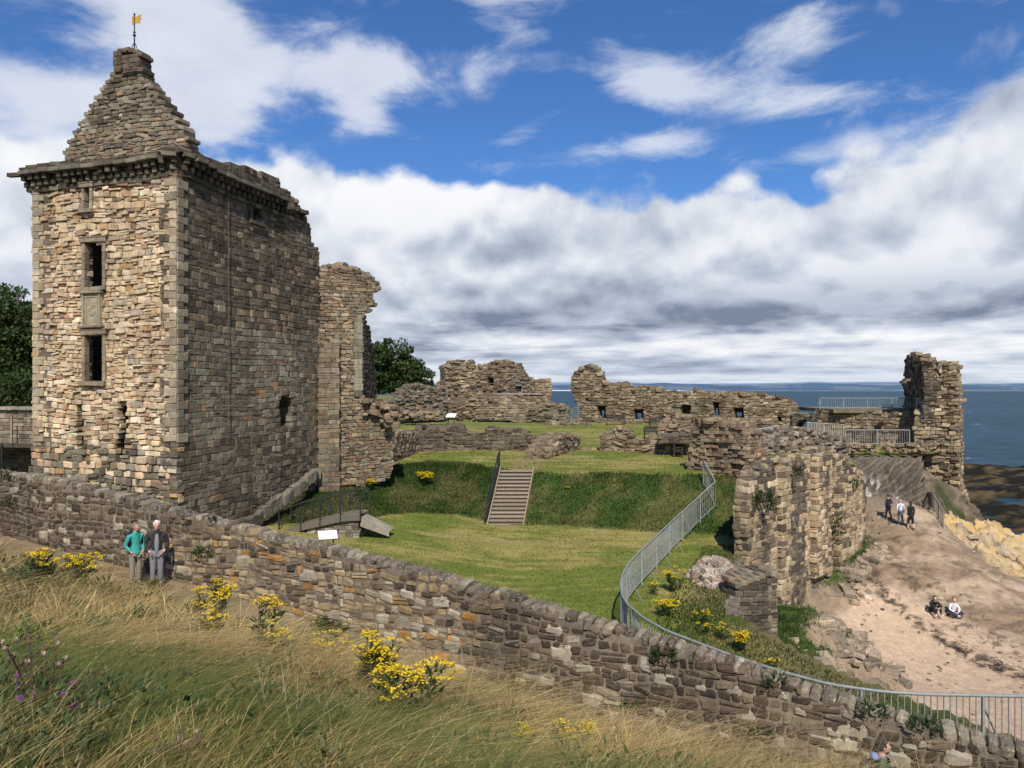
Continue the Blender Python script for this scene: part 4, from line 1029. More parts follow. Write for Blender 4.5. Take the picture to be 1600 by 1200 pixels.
# low courtyard walls
ruin('low_wall_ruin', 'long low dark wall across the lawn left of the step path', 'wall', [
    ('wall', PL(612, 46), PL(656, 52.5), [(612, 752), (612, 672), (656, 674), (656, 716)], [], dict(thick=.9, cap=6, pal=PINKB, seed=11, hi=True, row=(.16, .3), wid=(.25, .55), csz=(.1, .2))),
    ('wall', PL(654, 52.3), PL(846, 53.2), [(646, 712), (648, 668), (665, 665), (700, 666), (725, 666), (731, 674), (744, 679), (758, 678), (762, 669), (775, 667), (783, 671), (800, 670), (826, 675), (832, 683), (846, 686), (846, 712)], [], dict(thick=1.1, cap=6, pal=DARK, seed=12, mat=M_STD, amp=.06, row=(.18, .34), wid=(.3, .9), jit=.08, csz=(.1, .25)))], (PL(750, 53)[0], 53, 10))
ruin('wall_fragment', 'short heap of broken wall right of the top of the steps', 'wall', [
    ('wall', PL(846, 47.5), PL(906, 54), [(838, 733), (846, 722), (858, 706), (870, 690), (876, 681), (892, 679), (906, 682), (905, 703), (880, 724), (850, 738)], [], dict(thick=1.6, cap=12, pal=PINKB, seed=13, amp=.1, prot=(-.05, .15), csz=(.12, .3)))], (PL(875, 50)[0], 50, 9.8))
ruin('wall_fragment', 'lumpy low wall beyond the bank with dark ledges on its right', 'wall', [
    ('wall', PL(936, 52.5), PL(1082, 50.5), [(936, 708), (937, 680), (948, 676), (958, 669), (975, 668), (986, 678), (990, 689), (1012, 690), (1026, 684), (1028, 662), (1040, 655), (1078, 650), (1082, 716), (1040, 712)], [[(1013, 678), (1026, 678), (1026, 686), (1013, 686)]], dict(thick=1.5, cap=8, pal=PINKB, seed=14, amp=.10, prot=(-.05, .15), csz=(.12, .3))),
    ('ledge', PL(1028, 50.2), PL(1082, 49.6), [(1028, 692), (1028, 679), (1080, 679), (1080, 692)], [], dict(thick=.7, pal=DARK, seed=15, amp=.03, mat=M_STD))], (PL(1000, 51.5)[0], 51.5, 9.9))
o = MB(); C = []; S = []
for k in range(9): C.append((PL(905+k*3.6, 53.5)[0], 53.5, 10.02)); S.append((.09, .25, .1))
stones(o, C, S, np.eye(3), pick(PINKB, 9), .3, .06); tag(o.build('threshold_stones', M_STF), 'flush stone threshold between the two lumpy low walls', 'stones'); o = MB(); C = []; S = []
for k in range(14): x = PL(855+k*5, 75)[0]; C.append((x, 75+RNG.normal(0, .3), 10.75)); S.append((.26, .3, RNG.uniform(.1, .3)))
stones(o, C, S, np.eye(3), pick(GREY, 14), .4, .1, False)
tag(o.build('foundation_stones', M_STF), 'flush line of foundation stones crossing the courtyard grass', 'stones')

# ------------------------------------------------------------------ seaward curtain wall
KW = dict(hi=True, row=(.20, .34), wid=(.26, .55), mat=M_ST, jit=.06, bev=.3, prot=(-.015, .045), recess=.03)
SEAP = [(4, (.50, .385, .235)), (3, (.42, .315, .19)), (2, (.58, .47, .31)), (2.5, (.24, .18, .12)), (1.5, (.15, .12, .09))]
def sea_pal(s, z):
    st = float(fbm(s*.55, z*.06, 0, 101, 3))
    return [(3, (.12, .10, .075)), (2, (.16, .13, .095)), (1, (.24, .19, .13))] if st > .60 and RNG.random() < .85 else SEAP
ruin('seaward_curtain_wall', 'high buttressed sandstone sea wall dropping from the castle lawn to the cove', 'wall', [
    ('end_wall', PL(1072, 43.4), PL(1166, 40.6), [(1072, 742), (1076, 705), (1079, 668), (1090, 655), (1120, 654), (1124, 668), (1131, 660), (1154, 663), (1163, 680), (1166, 716), (1166, 830), (1140, 800), (1110, 765)], [], dict(KW, thick=1.7, cap=10, pal=PINKB, seed=20, amp=.12, prot=(-.08, .16), wid=(.2, .5), row=(.16, .30), recess=.1)),
    ('face', PL(1170, 33.9), PL(1353, 46), [(1168, 775), (1172, 752), (1184, 738), (1196, 728), (1228, 714), (1262, 716), (1270, 706), (1298, 700), (1312, 712), (1326, 727), (1345, 742), (1353, 756), (1353, 880), (1290, 930), (1215, 1000), (1168, 1010)], [], dict(KW, thick=.65, cap=7, pal=bypal(sea_pal), seed=21, amp=.08, csz=(.12, .24))),
    ('buttress', PL(1276, 40.0), PL(1300, 41.6), [(1274, 900), (1275, 722), (1283, 708), (1300, 706), (1300, 900)], [], dict(KW, off=.32, thick=.6, pal=SEAP, seed=22, amp=.05, back=False)),
    ('buttress', PL(1312, 42.5), PL(1346, 45.3), [(1311, 900), (1312, 765), (1322, 748), (1332, 742), (1346, 755), (1347, 870)], [], dict(KW, off=.40, thick=.7, pal=SEAP, seed=23, amp=.05)),
    ('buttress', PL(1222, 36.6), PL(1236, 37.4), [(1221, 960), (1222, 735), (1230, 722), (1236, 722), (1236, 950)], [], dict(KW, off=.22, thick=.5, pal=SEAP, seed=24, amp=.05)),
], (PL(1250, 46)[0], 46, 4.5))
# buttress side cheeks catch shade: short returns
# lower retaining wall and foot buttress along the terrace edge
E = [(7.95, 26.3), (8.75, 29.2), (10.1, 33.5)]
tt = thing('retaining_wall', 'dark stained retaining wall under the rough grass verge beside the fence', 'wall', (10, 33.6, 4.5))
for i in range(2):
    w = Wall(E[i], E[i+1]); w.n = np.array([w.e[1], -w.e[0]]); w.R = np.stack([np.array([w.e[0], w.e[1], 0]), np.array([-w.n[0], -w.n[1], 0]), np.array([0, 0, 1.])], 1)
    z0 = float(zlawn(np.array([E[i][0]-.3]), np.array([E[i][1]]))[0]); z1 = float(zlawn(np.array([E[i+1][0]-.3]), np.array([E[i+1][1]]))[0])
    m = MB(); masonry(m, w, [(0, 2.8), (0, z0+.05), (w.L, z1+.05), (w.L, 2.8)], [], .5, (.18, .3), (.3, .6), (-.03, .06), GREY, .4, bev=.35, jit=.07)
    cap_rubble(m, w, [(0, 2.8), (0, z0+.02), (w.L, z1+.02), (w.L, 2.8)], .5, GREY, (.1, .2), 8, hi=True)
    m.build('wall', M_STD, tt)
wb = Wall(PL(1149, 28), PL(1214, 28.5)); m = MB()
masonry(m, wb, wb.px([(1150, 1018), (1150, 925), (1160, 915), (1196, 898), (1214, 906), (1214, 1012)]), [], 1.0, (.2, .32), (.3, .6), (0, .04), [(4, (.15, .125, .09)), (3, (.11, .09, .065)), (2, (.2, .16, .115))], .5, bev=.3, jit=.05, hi=True)
C = []; H = []
for k in range(7):
    for j in range(2): u = 1154+k*9.3; q = wb.pt(*wb.sz(u, 920-(min(k, 5))*3.6), out=-.25-j*.42); C.append(q+np.array([0, 0, .12+.10*j])); H.append((.15, .27, .10))
stones(m, C, H, wb.R, pick(GREY, len(C)), .3, .05)
w3 = Wall(PL(1214, 28.5), PL(1214, 28.5)+wb.n*-2.4); w3.n = wb.e.copy(); w3.R = np.stack([np.array([w3.e[0], w3.e[1], 0]), np.array([-w3.n[0], -w3.n[1], 0]), np.array([0, 0, 1.])], 1)
zt = wb.sz(1214, 906)[1]; masonry(m, w3, [(0, 3.4), (0, zt), (1.1, zt+.1), (1.1, 3.4)], [], .4, (.2, .32), (.3, .6), (0, .04), GREY, .3, bev=.3)
m.build('foot_buttress', M_STD, tt)
# pale lump of tumbled masonry on the verge
m = MB(); C = []; H = []
for i in range(330):
    a = RNG.uniform(0, 2*pi); r = sqrt(RNG.random()); e = RNG.random(); x = r*cos(a); y = r*sin(a); h = (1-r*r)*.95*(.55+.45*e)
    C.append((8.2+x*1.0+h*.1, 30.6+y*1.3, 6.55+h)); q = RNG.uniform(.10, .24); H.append((q, q*.8, q*.6))
an = RNG.uniform(0, pi, 330); ax = RNG.normal(0, .35, 330); R = np.zeros((330, 3, 3))
for i in range(330): R[i] = np.array((Matrix.Rotation(an[i], 3, 'Z')@Matrix.Rotation(ax[i], 3, 'X')))
stones(m, C, H, R, pick([(4, (.50, .43, .35)), (3, (.42, .33, .26)), (2, (.34, .24, .18)), (1, (.22, .17, .13))], 330), .5, .16)
tag(m.build('fallen_masonry', M_ST), 'pale tumbled lump of masonry on the verge beside the yellow flowers', 'rubble')

# ------------------------------------------------------------------ far right: terrace wall, cross wall, corner tower
ruin('terrace_wall', 'rough retaining wall carrying the railed upper terrace', 'wall', [
    ('wall', PL(1270, 66), PL(1462, 62.5), [(1268, 700), (1278, 655), (1283, 644), (1300, 641), (1360, 643), (1420, 644), (1462, 642), (1464, 700)], [], dict(thick=5, pal=FAR, seed=30, amp=.08, prot=(-.06, .14), cap=3, csz=(.12, .3)))], (PL(1360, 64)[0], 64, 9.5))
m = MB(); q = PL(1368, 68.5); m.box((q[0], q[1], 12.35), (11, 8, .3), (.20, .17, .12)); tag(m.build('terrace', ground_mat('terrace_gravel'), smooth=False), kind='structure')
ruin('arch_ruin', 'low broken arch joining the long wall to the terrace', 'ruin', [
    ('wall', PL(1236, 70), PL(1290, 67), [(1236, 690), (1236, 646), (1250, 645), (1262, 652), (1275, 646), (1280, 640), (1290, 642), (1290, 690)], [[(1241, 668), (1243, 662), (1250, 656), (1258, 654), (1266, 658), (1270, 664), (1268, 670)]], dict(thick=1.2, seed=31, pal=GREY, amp=.05))], (PL(1260, 68)[0], 68, 10))
# cross wall with rubble top between the curtain and the terrace
ruin('broken_wall', 'heaped broken wall top beside the pale railings above the sea wall', 'wall', [
    ('wall', PL(1200, 50), PL(1325, 56), [(1186, 725), (1196, 700), (1215, 688), (1235, 675), (1250, 672), (1268, 670), (1280, 676), (1300, 680), (1318, 686), (1328, 700), (1330, 740), (1200, 740)], [], dict(hi=True, thick=2., cap=9, seed=32, amp=.15, pal=[(3, (.36, .31, .24)), (3, (.25, .20, .15)), (2, (.16, .125, .09))], prot=(-.1, .25), csz=(.12, .36)))], (PL(1260, 53)[0], 53, 9))
crt = thing('corner_tower_ruin', 'broken corner tower with a dark hollow inner side, standing alone against the sea', 'ruin', (PL(1465, 60)[0], 60, 4.5))
w = Wall(PL(1440, 60.6), PL(1499, 59)); m = MB()
front = [(1425, 800), (1428, 690), (1428, 642), (1441, 640), (1444, 600), (1440, 578), (1446, 564), (1455, 566), (1462, 571), (1480, 569), (1494, 571), (1496, 600), (1499, 650), (1500, 760), (1510, 795), (1520, 820), (1430, 830)]
masonry(m, w, rough(w.px(front), .07, .5, 33), [], 2.2, (.2, .34), (.28, .7), (-.08, .2), bypal(lambda s, z: SEAP if RNG.random() < .5 else FAR), .45, hi=True, bev=.45, jit=.12, recess=.12)
cap_rubble(m, w, w.px(front), 2.0, FAR, (.15, .35), 4); m.build('wall', M_ST, crt)
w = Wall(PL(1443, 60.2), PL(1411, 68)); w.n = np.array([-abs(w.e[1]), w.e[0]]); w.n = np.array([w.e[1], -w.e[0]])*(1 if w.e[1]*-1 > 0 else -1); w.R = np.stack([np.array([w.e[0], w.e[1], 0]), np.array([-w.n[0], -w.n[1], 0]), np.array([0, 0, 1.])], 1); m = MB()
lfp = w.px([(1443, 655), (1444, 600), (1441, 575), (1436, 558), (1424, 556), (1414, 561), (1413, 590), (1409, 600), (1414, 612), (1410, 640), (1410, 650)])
masonry(m, w, rough(lfp, .1, .5, 34), [], 1.2, (.2, .36), (.3, .8), (-.1, .12), [(3, (.10, .08, .06)), (2, (.07, .055, .04)), (1, (.15, .12, .09))], .4, bev=.4, jit=.12)  # unlit side: its shade is put into near-black stone colours
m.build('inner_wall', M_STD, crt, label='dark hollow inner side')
m = MB(); stones(m, [P(u, v, 60.2) for u, v in ((1444, 556), (1432, 553), (1440, 562), (1452, 562), (1416, 594), (1411, 597), (1470, 567), (1488, 567))], [(.3, .4, .16), (.3, .4, .14), (.3, .4, .14), (.3, .4, .16), (.2, .3, .10), (.15, .3, .10), (.3, .4, .14), (.3, .4, .14)], np.eye(3), pick(FAR, 8), .4, .12); m.build('top_stones', M_STF, crt)

def sheet(top, bot, n=60, m=26, amp=.5, seed=1, fn=None, cf=None, gap=1.):
    """rock face spanned between two 3-D polylines"""
    def rs(pl, k):
        pl = np.array(pl); d = np.concatenate([[0], np.cumsum(np.linalg.norm(np.diff(pl, axis=0), axis=1))]); t = np.linspace(0, d[-1], k); return np.stack([np.interp(t, d, pl[:, i]) for i in range(3)], 1)
    a = rs(top, n); b = rs(bot, n); s = np.linspace(0, 1, m)[None, :, None]
    V = a[:, None]*(1-s)+b[:, None]*s
    nn = np.cross(b[:, None]-a[:, None], np.gradient(a, axis=0)[:, None]); nn = nn/np.linalg.norm(nn, axis=-1, keepdims=True); nn = nn*np.sign(-nn[..., 1:2]+1e-6)
    disp = fn(V) if fn else (fbm(V[..., 0]*.8, V[..., 2]*1.2, V[..., 1]*.8, seed, 5)-.5)*2
    env = (np.sin(pi*np.clip(s[..., 0], .02, .98))**.5)
    V = V+nn*(disp*amp*env)[..., None]
    i, j = np.meshgrid(np.arange(n-1), np.arange(m-1), indexing='ij'); q = np.stack([i*m+j, (i+1)*m+j, (i+1)*m+j+1, i*m+j+1], -1).reshape(-1, 4)
    mb = MB(); mb.add(V.reshape(-1, 3), q, cf(V).reshape(-1, 3)); return mb
def strata(V):
    q = V[..., 2]*1.0-V[..., 0]*.42; t = q*2.6+fbm(V[..., 0]*.5, V[..., 2]*.8, V[..., 1]*.3, 5, 3)*1.6; fr = t-np.floor(t)
    return sstep(0, .75, fr)*1.1-sstep(.8, 1, fr)*1.1-.4+(fbm(V[..., 0]*2, V[..., 2]*2, V[..., 1]*2, 6, 4)-.5)*.9
def stcol(V):
    q = V[..., 2]-V[..., 0]*.42; t = q*2.6+fbm(V[..., 0]*.5, V[..., 2]*.8, V[..., 1]*.3, 5, 3)*1.6; fr = t-np.floor(t)
    c = cmix((.20, .16, .12), (.085, .066, .05), sstep(.55, .95, fr)); c = cmix(c, (.26, .20, .14), sstep(.60, .74, fbm(V[..., 0]*.8, V[..., 2]*1.1, 0, 8, 4))*.7)
    # pale guano streaks low down by the path
    g = sstep(.535, .60, fbm(V[..., 0]*2.8, V[..., 2]*1.1, V[..., 1]*1., 15, 4))*sstep(8.2, 7.3, V[..., 2])*sstep(27.2, 26, V[..., 0])
    return cmix(c, (.62, .59, .54), g)
rock = sheet([P(1270, 720, 57.2), P(1345, 712, 57.2), (PL(1390, 57.2)[0], 57.2, 9.2), (PL(1440, 57.5)[0], 57.5, 9.2)], [P(1290, 890, 50), P(1346, 880, 49), P(1360, 850, 49.3), P(1400, 812, 50.2), P(1445, 780, 52)], 150, 80, .60, 1, strata, stcol)
tag(rock.build('cliff', M_ROCK), 'dark tilted rock strata beneath the railed lawn', 'cliff', kind='structure')
def rcol(V):
    t = fbm(V[..., 0]*.8, V[..., 2]*1.1, V[..., 1]*.8, 18, 4); c = cmix((.24, .185, .125), (.14, .108, .075), sstep(.4, .6, t)); return cmix(c, (.07, .09, .03), sstep(.58, .66, fbm(V[..., 0]*.5, V[..., 2]*.5, 0, 19, 3)))
rock = sheet([P(1425, 722, 58.6), P(1460, 745, 57.4), P(1497, 765, 57.6), P(1508, 780, 60)], [P(1432, 815, 51.5), P(1465, 835, 51), P(1500, 830, 53), P(1540, 812, 57)], 90, 40, .6, 3, None, rcol)
tag(rock.build('cliff', M_ROCK), 'broken rock slope below the corner tower', 'cliff', kind='structure')
# lawn terrace patch inside the far railings is part of the lawn sheet

# ------------------------------------------------------------------ the long field wall in the foreground
fwall = thing('field_wall', 'long rubble stone wall with upright coping stones sloping across the foreground', 'wall', (WA[0], WA[1], 9.3))
S = np.arange(.0, fw.L, .5); polyf = [(s, float(walltop(s))) for s in S]+[(fw.L, float(walltop(fw.L)))]+[(s, float(zpath(s))-.5) for s in S[::-1]]
FWB = [(4, (.11, .08, .053)), (3, (.145, .108, .072)), (1.6, (.20, .155, .105)), (3, (.078, .059, .044)), (.7, (.33, .285, .21))]
FWO = [(3, (.36, .27, .155)), (2.5, (.42, .31, .17)), (2, (.28, .215, .14)), (1, (.43, .22, .07)), (2, (.17, .13, .09)), (1, (.45, .38, .27))]
sA = fw.sz(270, 850)[0]; sB = fw.sz(740, 950)[0]
def pal_f(s, z):
    k = sstep(sA-1.2, sA+.6, s)*sstep(sB+1.5, sB-1, s); k = float(k)
    return FWO if RNG.random() < k*.85*(.75 if z > float(walltop(s))-.45 else 1) else FWB
m = MB(); masonry(m, fw, polyf, [], .55, (.12, .28), (.16, .40), (-.015, .014), bypal(pal_f), .22, bev=.5, jit=.11, wav=.10, gap=.024, recess=.022, mortar=np.array([.235, .19, .14]), split=.15, cstep=.12)
m.build('wall', M_BW, fwall)
# patches of smeared lime mortar and pale weathered stones
C = []; H = []
for i in range(90):
    s = RNG.uniform(2, fw.L-1); z = float(walltop(s))-RNG.uniform(.2, 1.9); r = RNG.uniform(.07, .20); C.append(fw.pt(s, z, -.122)); H.append((r*1.3, .135, r*.8))
m = MB(); stones(m, C, H, fw.R, pick([(2, (.38, .33, .25)), (1, (.44, .38, .28))], 90), .6, .09); m.build('mortar_patches', M_BW, fwall)
s = .1; C = []; H = []; R = []
while s < fw.L-.1:
    wd = RNG.uniform(.12, .24); h = RNG.uniform(.095, .145); z = float(walltop(s+wd/2)); C.append(fw.pt(s+wd/2, z+.03+RNG.normal(0, .012), -.22+RNG.normal(0, .02))); H.append((wd/2*.98, .22*RNG.uniform(.82, 1.1), h)); tl = RNG.normal(0, .14)
    sl = math.atan((float(walltop(s+.5))-float(walltop(s-.5)))/1.0); an = Matrix.Rotation(-(sl*.8+tl), 3, 'Y'); R.append(fw.R@np.array(an)); s += wd+.005
m = MB(); stones(m, C, H, np.array(R), pick([(3, (.20, .16, .115)), (3, (.26, .215, .155)), (2, (.14, .11, .08)), (1, (.34, .29, .21))], len(C)), .75, .10); m.build('coping', M_COPE, fwall)

# ------------------------------------------------------------------ loose rocks along the terrace edge and over the shore
def scat_rocks(name, label, pts, r0, r1, pal, seed=1, flat=.6, mat=None):
    m = MB(); n = len(pts); an = RNG.uniform(0, pi, n); ax = RNG.normal(0, .25, n); R = np.zeros((n, 3, 3)); H = []
    for i in range(n): R[i] = np.array(Matrix.Rotation(an[i], 3, 'Z')@Matrix.Rotation(ax[i], 3, 'X')); r = r0+(r1-r0)*RNG.random()**2.2; H.append((r, r*RNG.uniform(.55, .95), r*flat*RNG.uniform(.6, 1)))
    stones(m, pts, H, R, pick(pal, n), .5, .17); return m
zs_ = lambda x, y: float(zshore(np.array([x]), np.array([y]))[0]); zl_ = lambda x, y: float(zlawn(np.array([x]), np.array([y]))[0])
P_ = []
for i in range(330):
    y = RNG.uniform(45.5, 61); x = float(np.interp(y, EY, EX))+RNG.normal(-.1, .22); P_.append((x, y, 0))
P_ += [(RNG.uniform(23, 32), 57.25+RNG.normal(0, .15), 0) for _ in range(120)]; P_ = np.array(P_); P_[:, 2] = zlawn(P_[:, 0], P_[:, 1])-RNG.uniform(.05, .6, len(P_))
tag(scat_rocks('edge_rocks', '', P_, .10, .30, FAR).build('edge_rocks', M_STF), 'line of rough rocks edging the small far lawn above the cliff', 'rocks', kind='stuff')
P_ = []
for i in range(520):
    k = RNG.integers(4); 
    if k == 0: x = RNG.uniform(14.2, 16.6); y = RNG.uniform(31.5, 37.5)
    elif k == 1: x = RNG.uniform(11, 16); y = 27.5+(x-11)*1.0+RNG.normal(0, 1.0)
    elif k == 2: x = RNG.uniform(17.5, 22); y = 40.2+(x-18)*1.15+RNG.normal(0, .5)
    else: x = RNG.uniform(28.5, 36); y = 52-(x-28.5)*1.5+RNG.normal(0, 1.2)+2
    P_.append((x, y, 0))
P_ = np.array(P_); P_[:, 2] = zshore(P_[:, 0], P_[:, 1])+RNG.uniform(-.08, .05, len(P_))
tag(scat_rocks('boulders', '', P_, .05, .42, [(3, (.42, .33, .24)), (3, (.34, .265, .19)), (2, (.24, .19, .14)), (1, (.50, .40, .27))], flat=.5).build('boulders', M_ROCK2 if 'M_ROCK2' in globals() else M_STF), 'angular pale boulders and slabs strewn along the foot of the sea wall', 'boulders', kind='stuff')
P_ = []
X_ = RNG.uniform(17, 38, 2200); Y_ = RNG.uniform(28, 52, 2200); k_ = RNG.random(2200) < fbm(X_*.5, Y_*.5, 0, 88, 3)*1.2-.15; X_ = X_[k_]; Y_ = Y_[k_]; P_ = np.stack([X_, Y_, zshore(X_, Y_)+.005], 1)
tag(scat_rocks('pebbles', '', P_, .012, .10, [(3, (.30, .23, .16)), (2, (.18, .14, .10)), (2, (.45, .38, .30))], flat=.5).build('pebbles', M_STF), 'small pebbles scattered over the sand and rock shelf', 'pebbles', kind='stuff')
# ------------------------------------------------------------------ ray helpers
def hitf(zf, u, v, d0=2., d1=120.):
    """first point of the view ray that meets a height function (used to place things on the ground)"""
    d = np.linspace(d0, d1, 6000); X = (u-800)/F*d; Z = CZ+(HZ-v)/F*d; g = zf(X, d); k = np.argmax(Z < g); d = d[k]; return np.array([(u-800)/F*d, d, float(g[k])])
def ground_any(X, Y):
    n = WS(X, Y)[1]; return np.where(n > 0, zhill(X, Y), zlawn(X, Y))
GALV = (.26, .28, .265); IRON = (.018, .02, .02)
def railing(name, label, cat, feet, h, col, pick_gap=.12, post_gap=2.2, bars=(1.,), picket=.016, post=.05, brace=None, rail=.045, group=None, bottom=.12, over=0.):
    feet = np.array(feet, float); d = np.concatenate([[0], np.cumsum(np.linalg.norm(np.diff(feet[:, :2], axis=0), axis=1))]); L = d[-1]
    at = lambda t: np.array([np.interp(t, d, feet[:, i]) for i in range(3)])
    t = thing(name, label, cat, at(0), 0, group)
    for b in bars:
        m = MB(); ts = np.arange(0, L+.01, min(.35, L/4)); m.tube([at(x)+np.array([0, 0, h*b]) for x in ts]+[at(L)+np.array([0, 0, h*b])], rail if b == bars[0] else rail*.7, col, 6); m.build('rail', M_PAINT, t)
    if pick_gap:
        m = MB()
        for x in np.arange(.05, L, pick_gap):
            p = at(x); dd = at(min(x+.05, L))-at(max(x-.05, 0)); m.box(p+np.array([0, 0, (h*1.0+bottom+over)/2]), (picket*1.6, picket*1.6, h*1.0-bottom+over), np.array(col)*RNG.uniform(.85, 1.15))
        m.build('pickets', M_PAINT, t, smooth=False)
        m = MB(); ts = np.arange(0, L+.01, min(.35, L/4)); m.tube([at(x)+np.array([0, 0, bottom+.05]) for x in ts]+[at(L)+np.array([0, 0, bottom+.05])], rail*.6, col, 5); m.build('rail', M_PAINT, t)
    n = max(1, int(round(L/post_gap)))
    for k in range(n+1):
        x = L*k/n; p = at(x); m = MB(); m.box(p+np.array([0, 0, h*.5]), (post, post, h*1.03), col)
        if brace is not None: q = p+np.array([brace[0], brace[1], brace[2]]); m.bar(p+np.array([0, 0, h*.85]), q, .03, .03, col)
        m.build('post', M_PAINT, t, smooth=False)
    return t
# --- main curved railing round the lawn
topx = [(1099, 719), (1118, 752), (1090, 778), (1060, 805), (1030, 833), (1000, 861), (984, 878), (973, 896), (969, 912), (972, 930), (980, 944), (1005, 965), (1040, 985), (1100, 1008), (1160, 1030), (1230, 1052), (1300, 1070), (1380, 1081), (1450, 1085), (1600, 1088), (1720, 1088)]
H_ = 1.4; feet = []
for (u, v) in topx:
    d = np.linspace(15, 45, 3000); X = (u-800)/F*d; Z = CZ+(HZ-v)/F*d; g = zlawn(X, d)+H_; k = np.argmax(Z < g); dd = d[k]
    if v > 895: dd = (CZ-7.86)*F/(v-HZ)
    z = CZ+(HZ-v)/F*dd-H_; feet.append(((u-800)/F*dd, dd, z))
railing('railing', 'long curving galvanised railing edging the lawn above the cove', 'railing', feet, H_, GALV, .135, 2.4, (1.,), .012, .055, (.75, .35, -.15), .036)
def line(pts): return [P(u, v, d) for u, v, d in pts]
railing('railing', 'pale oblique railing on top of the sea wall beside heaped rubble', 'railing', line([(1162, 706, 49), (1180, 700, 52), (1212, 692, 58)]), 1.25, (.42, .46, .46), .10, 2.2, (1.,), .03, .07, None, .06)
railing('railing', 'weathered picket fence above the heaped broken wall top', 'railing', line([(1262, 688, 57), (1290, 690, 57.5), (1318, 692, 56.5)]), 1.35, (.34, .30, .24), .14, 2., (1.,), .03, .08)
railing('railing', 'grey railing along the edge of the small far lawn', 'railing', [(q[0], q[1], 9.95) for q in line([(1321, 710, 57.3), (1360, 710, 57.4), (1421, 709, 57.4)])], 1.2, (.27, .275, .25), .18, 2.4, (1.,), .015, .06)
railing('railing', 'high pale railing on the upper terrace against the sea', 'railing', [(q[0], q[1], 12.45) for q in line([(1281, 640, 64.8), (1300, 640, 64.8), (1360, 641, 64.7), (1432, 641, 64.4)])], 1.0, (.24, .27, .28), .16, 2.2, (1.,), .014, .06, (-.5, .3, -.9))
railing('railing', 'thin dark railing round the platform of the ruined block', 'railing', line([(744, 617, 80.6), (790, 618, 80.6), (836, 618, 80.4)]), 1.25, (.05, .05, .05), .45, 2.2, (1., .5), .02, .05)
railing('railing', 'pale railing closing the gap to the sea beside the long window wall', 'railing', line([(884, 664, 76.5), (893, 660, 77.5), (904, 657, 78.5)]), 1.4, (.22, .26, .28), .2, 1.0, (1.,), .016, .05)
railing('picket_fence', 'weathered timber paling fence down the side of the rocky path', 'fence', [hitf(zshore, 1443, 790, 44, 60), hitf(zshore, 1458, 800, 44, 60), hitf(zshore, 1474, 826, 44, 60)], 1.15, (.28, .24, .18), .26, 1.2, (.9,), .026, .06)
railing('railing', 'thin railing on the wall above the far sea wall corner', 'railing', line([(1432, 642, 62), (1446, 642, 61)]), 1.0, (.3, .32, .32), .16, 1., (1.,), .02, .05)

# --- steps up the bank
st = thing('steps', 'straight flight of timber edged steps climbing the grass bank', 'steps', (-.2, 40, 7.1))
NS = 15
for k in range(NS):
    t = k/NS; y = 39.9+3.3*t; c = -.35+.65*t; z = 7.0+2.67*t
    m = MB(); rz = 2.67/NS; dy = 3.3/NS
    m.box((c+.01, y+dy*.62, z+rz*.40), (1.78, dy*1.15, rz*.95), np.array((.085, .065, .05))*RNG.uniform(.8, 1.15)); m.box((c+.01, y+dy*.7, z+rz*.93), (1.80, dy*1.25, .05), np.array((.33, .27, .19))*RNG.uniform(.85, 1.1))
    m.box((c, y-.01, z+rz*.86), (1.84, .07, .075), np.array((.34, .28, .20))*RNG.uniform(.7, 1.1), None, .008)
    m.build('step', M_WOOD, st, smooth=False)
for sg in (-1, 1):
    m = MB(); m.bar((-.35+sg*.95, 39.8, 7.12), (.30+sg*.95, 43.2, 9.80), .05, .22, (.33, .26, .17)); m.build('stringer', M_WOOD, st, smooth=False)
railing('handrail', 'black metal handrail up the left side of the bank steps', 'railing', [(-.35-1.08, 39.7, 6.95), (.30-1.08, 43.1, 9.6), (.36-1.08, 44.0, 9.7)], 1.05, IRON, .24, 1.1, (1., .5), .018, .05, None, .03)

# --- little arched footbridge
bd = 34.0
br = thing('footbridge', 'small arched footbridge with black rails behind the field wall', 'bridge', P(500, 822, 34.4))
near = [P(u, v, bd) for u, v in ((436, 834), (453, 828), (470, 822), (485, 818), (500, 815), (516, 811), (532, 808), (548, 806), (563, 806))]
farr = [p+np.array([.15, 1.35, .0]) for p in near]
m = MB()
for i in range(8):
    m.poly([near[i]+np.array([0, 0, .05]), near[i+1]+np.array([0, 0, .05]), farr[i+1]+np.array([0, 0, .05]), farr[i]+np.array([0, 0, .05])], (.20, .165, .12)); m.poly([near[i]-np.array([0, 0, .22]), near[i+1]-np.array([0, 0, .22]), near[i+1]+np.array([0, 0, .05]), near[i]+np.array([0, 0, .05])], (.14, .115, .085))
m.build('deck', M_WOOD, br, smooth=False)
for nm, pl_ in (('near', near), ('far', farr)):
    for hgt in (1.02, .68, .36):
        m = MB(); m.tube([p+np.array([0, 0, hgt]) for p in pl_], .032 if hgt > 1 else .022, IRON, 6); m.build('rail', M_PAINT, br)
    for k in (0, 2, 4, 6, 8):
        m = MB(); m.box(pl_[k]+np.array([0, 0, .42]), (.055, .055, 1.25), IRON); m.build('post', M_PAINT, br, smooth=False)
m = MB(); w = Wall(PL(478, 34.15), PL(562, 34.15)); masonry(m, w, w.px([(478, 842), (480, 822), (500, 817), (532, 811), (560, 809), (562, 838)]), [], 1.3, (.16, .24), (.3, .6), (0, .02), [(2, (.30, .26, .20)), (1, (.22, .18, .13))], .3, bev=.25, jit=.04)
m.build('abutment', M_ST, br)
m = MB(); a = P(563, 808, 34.1); b = P(608, 830, 34.6)
for q in (0, 1):
    pass
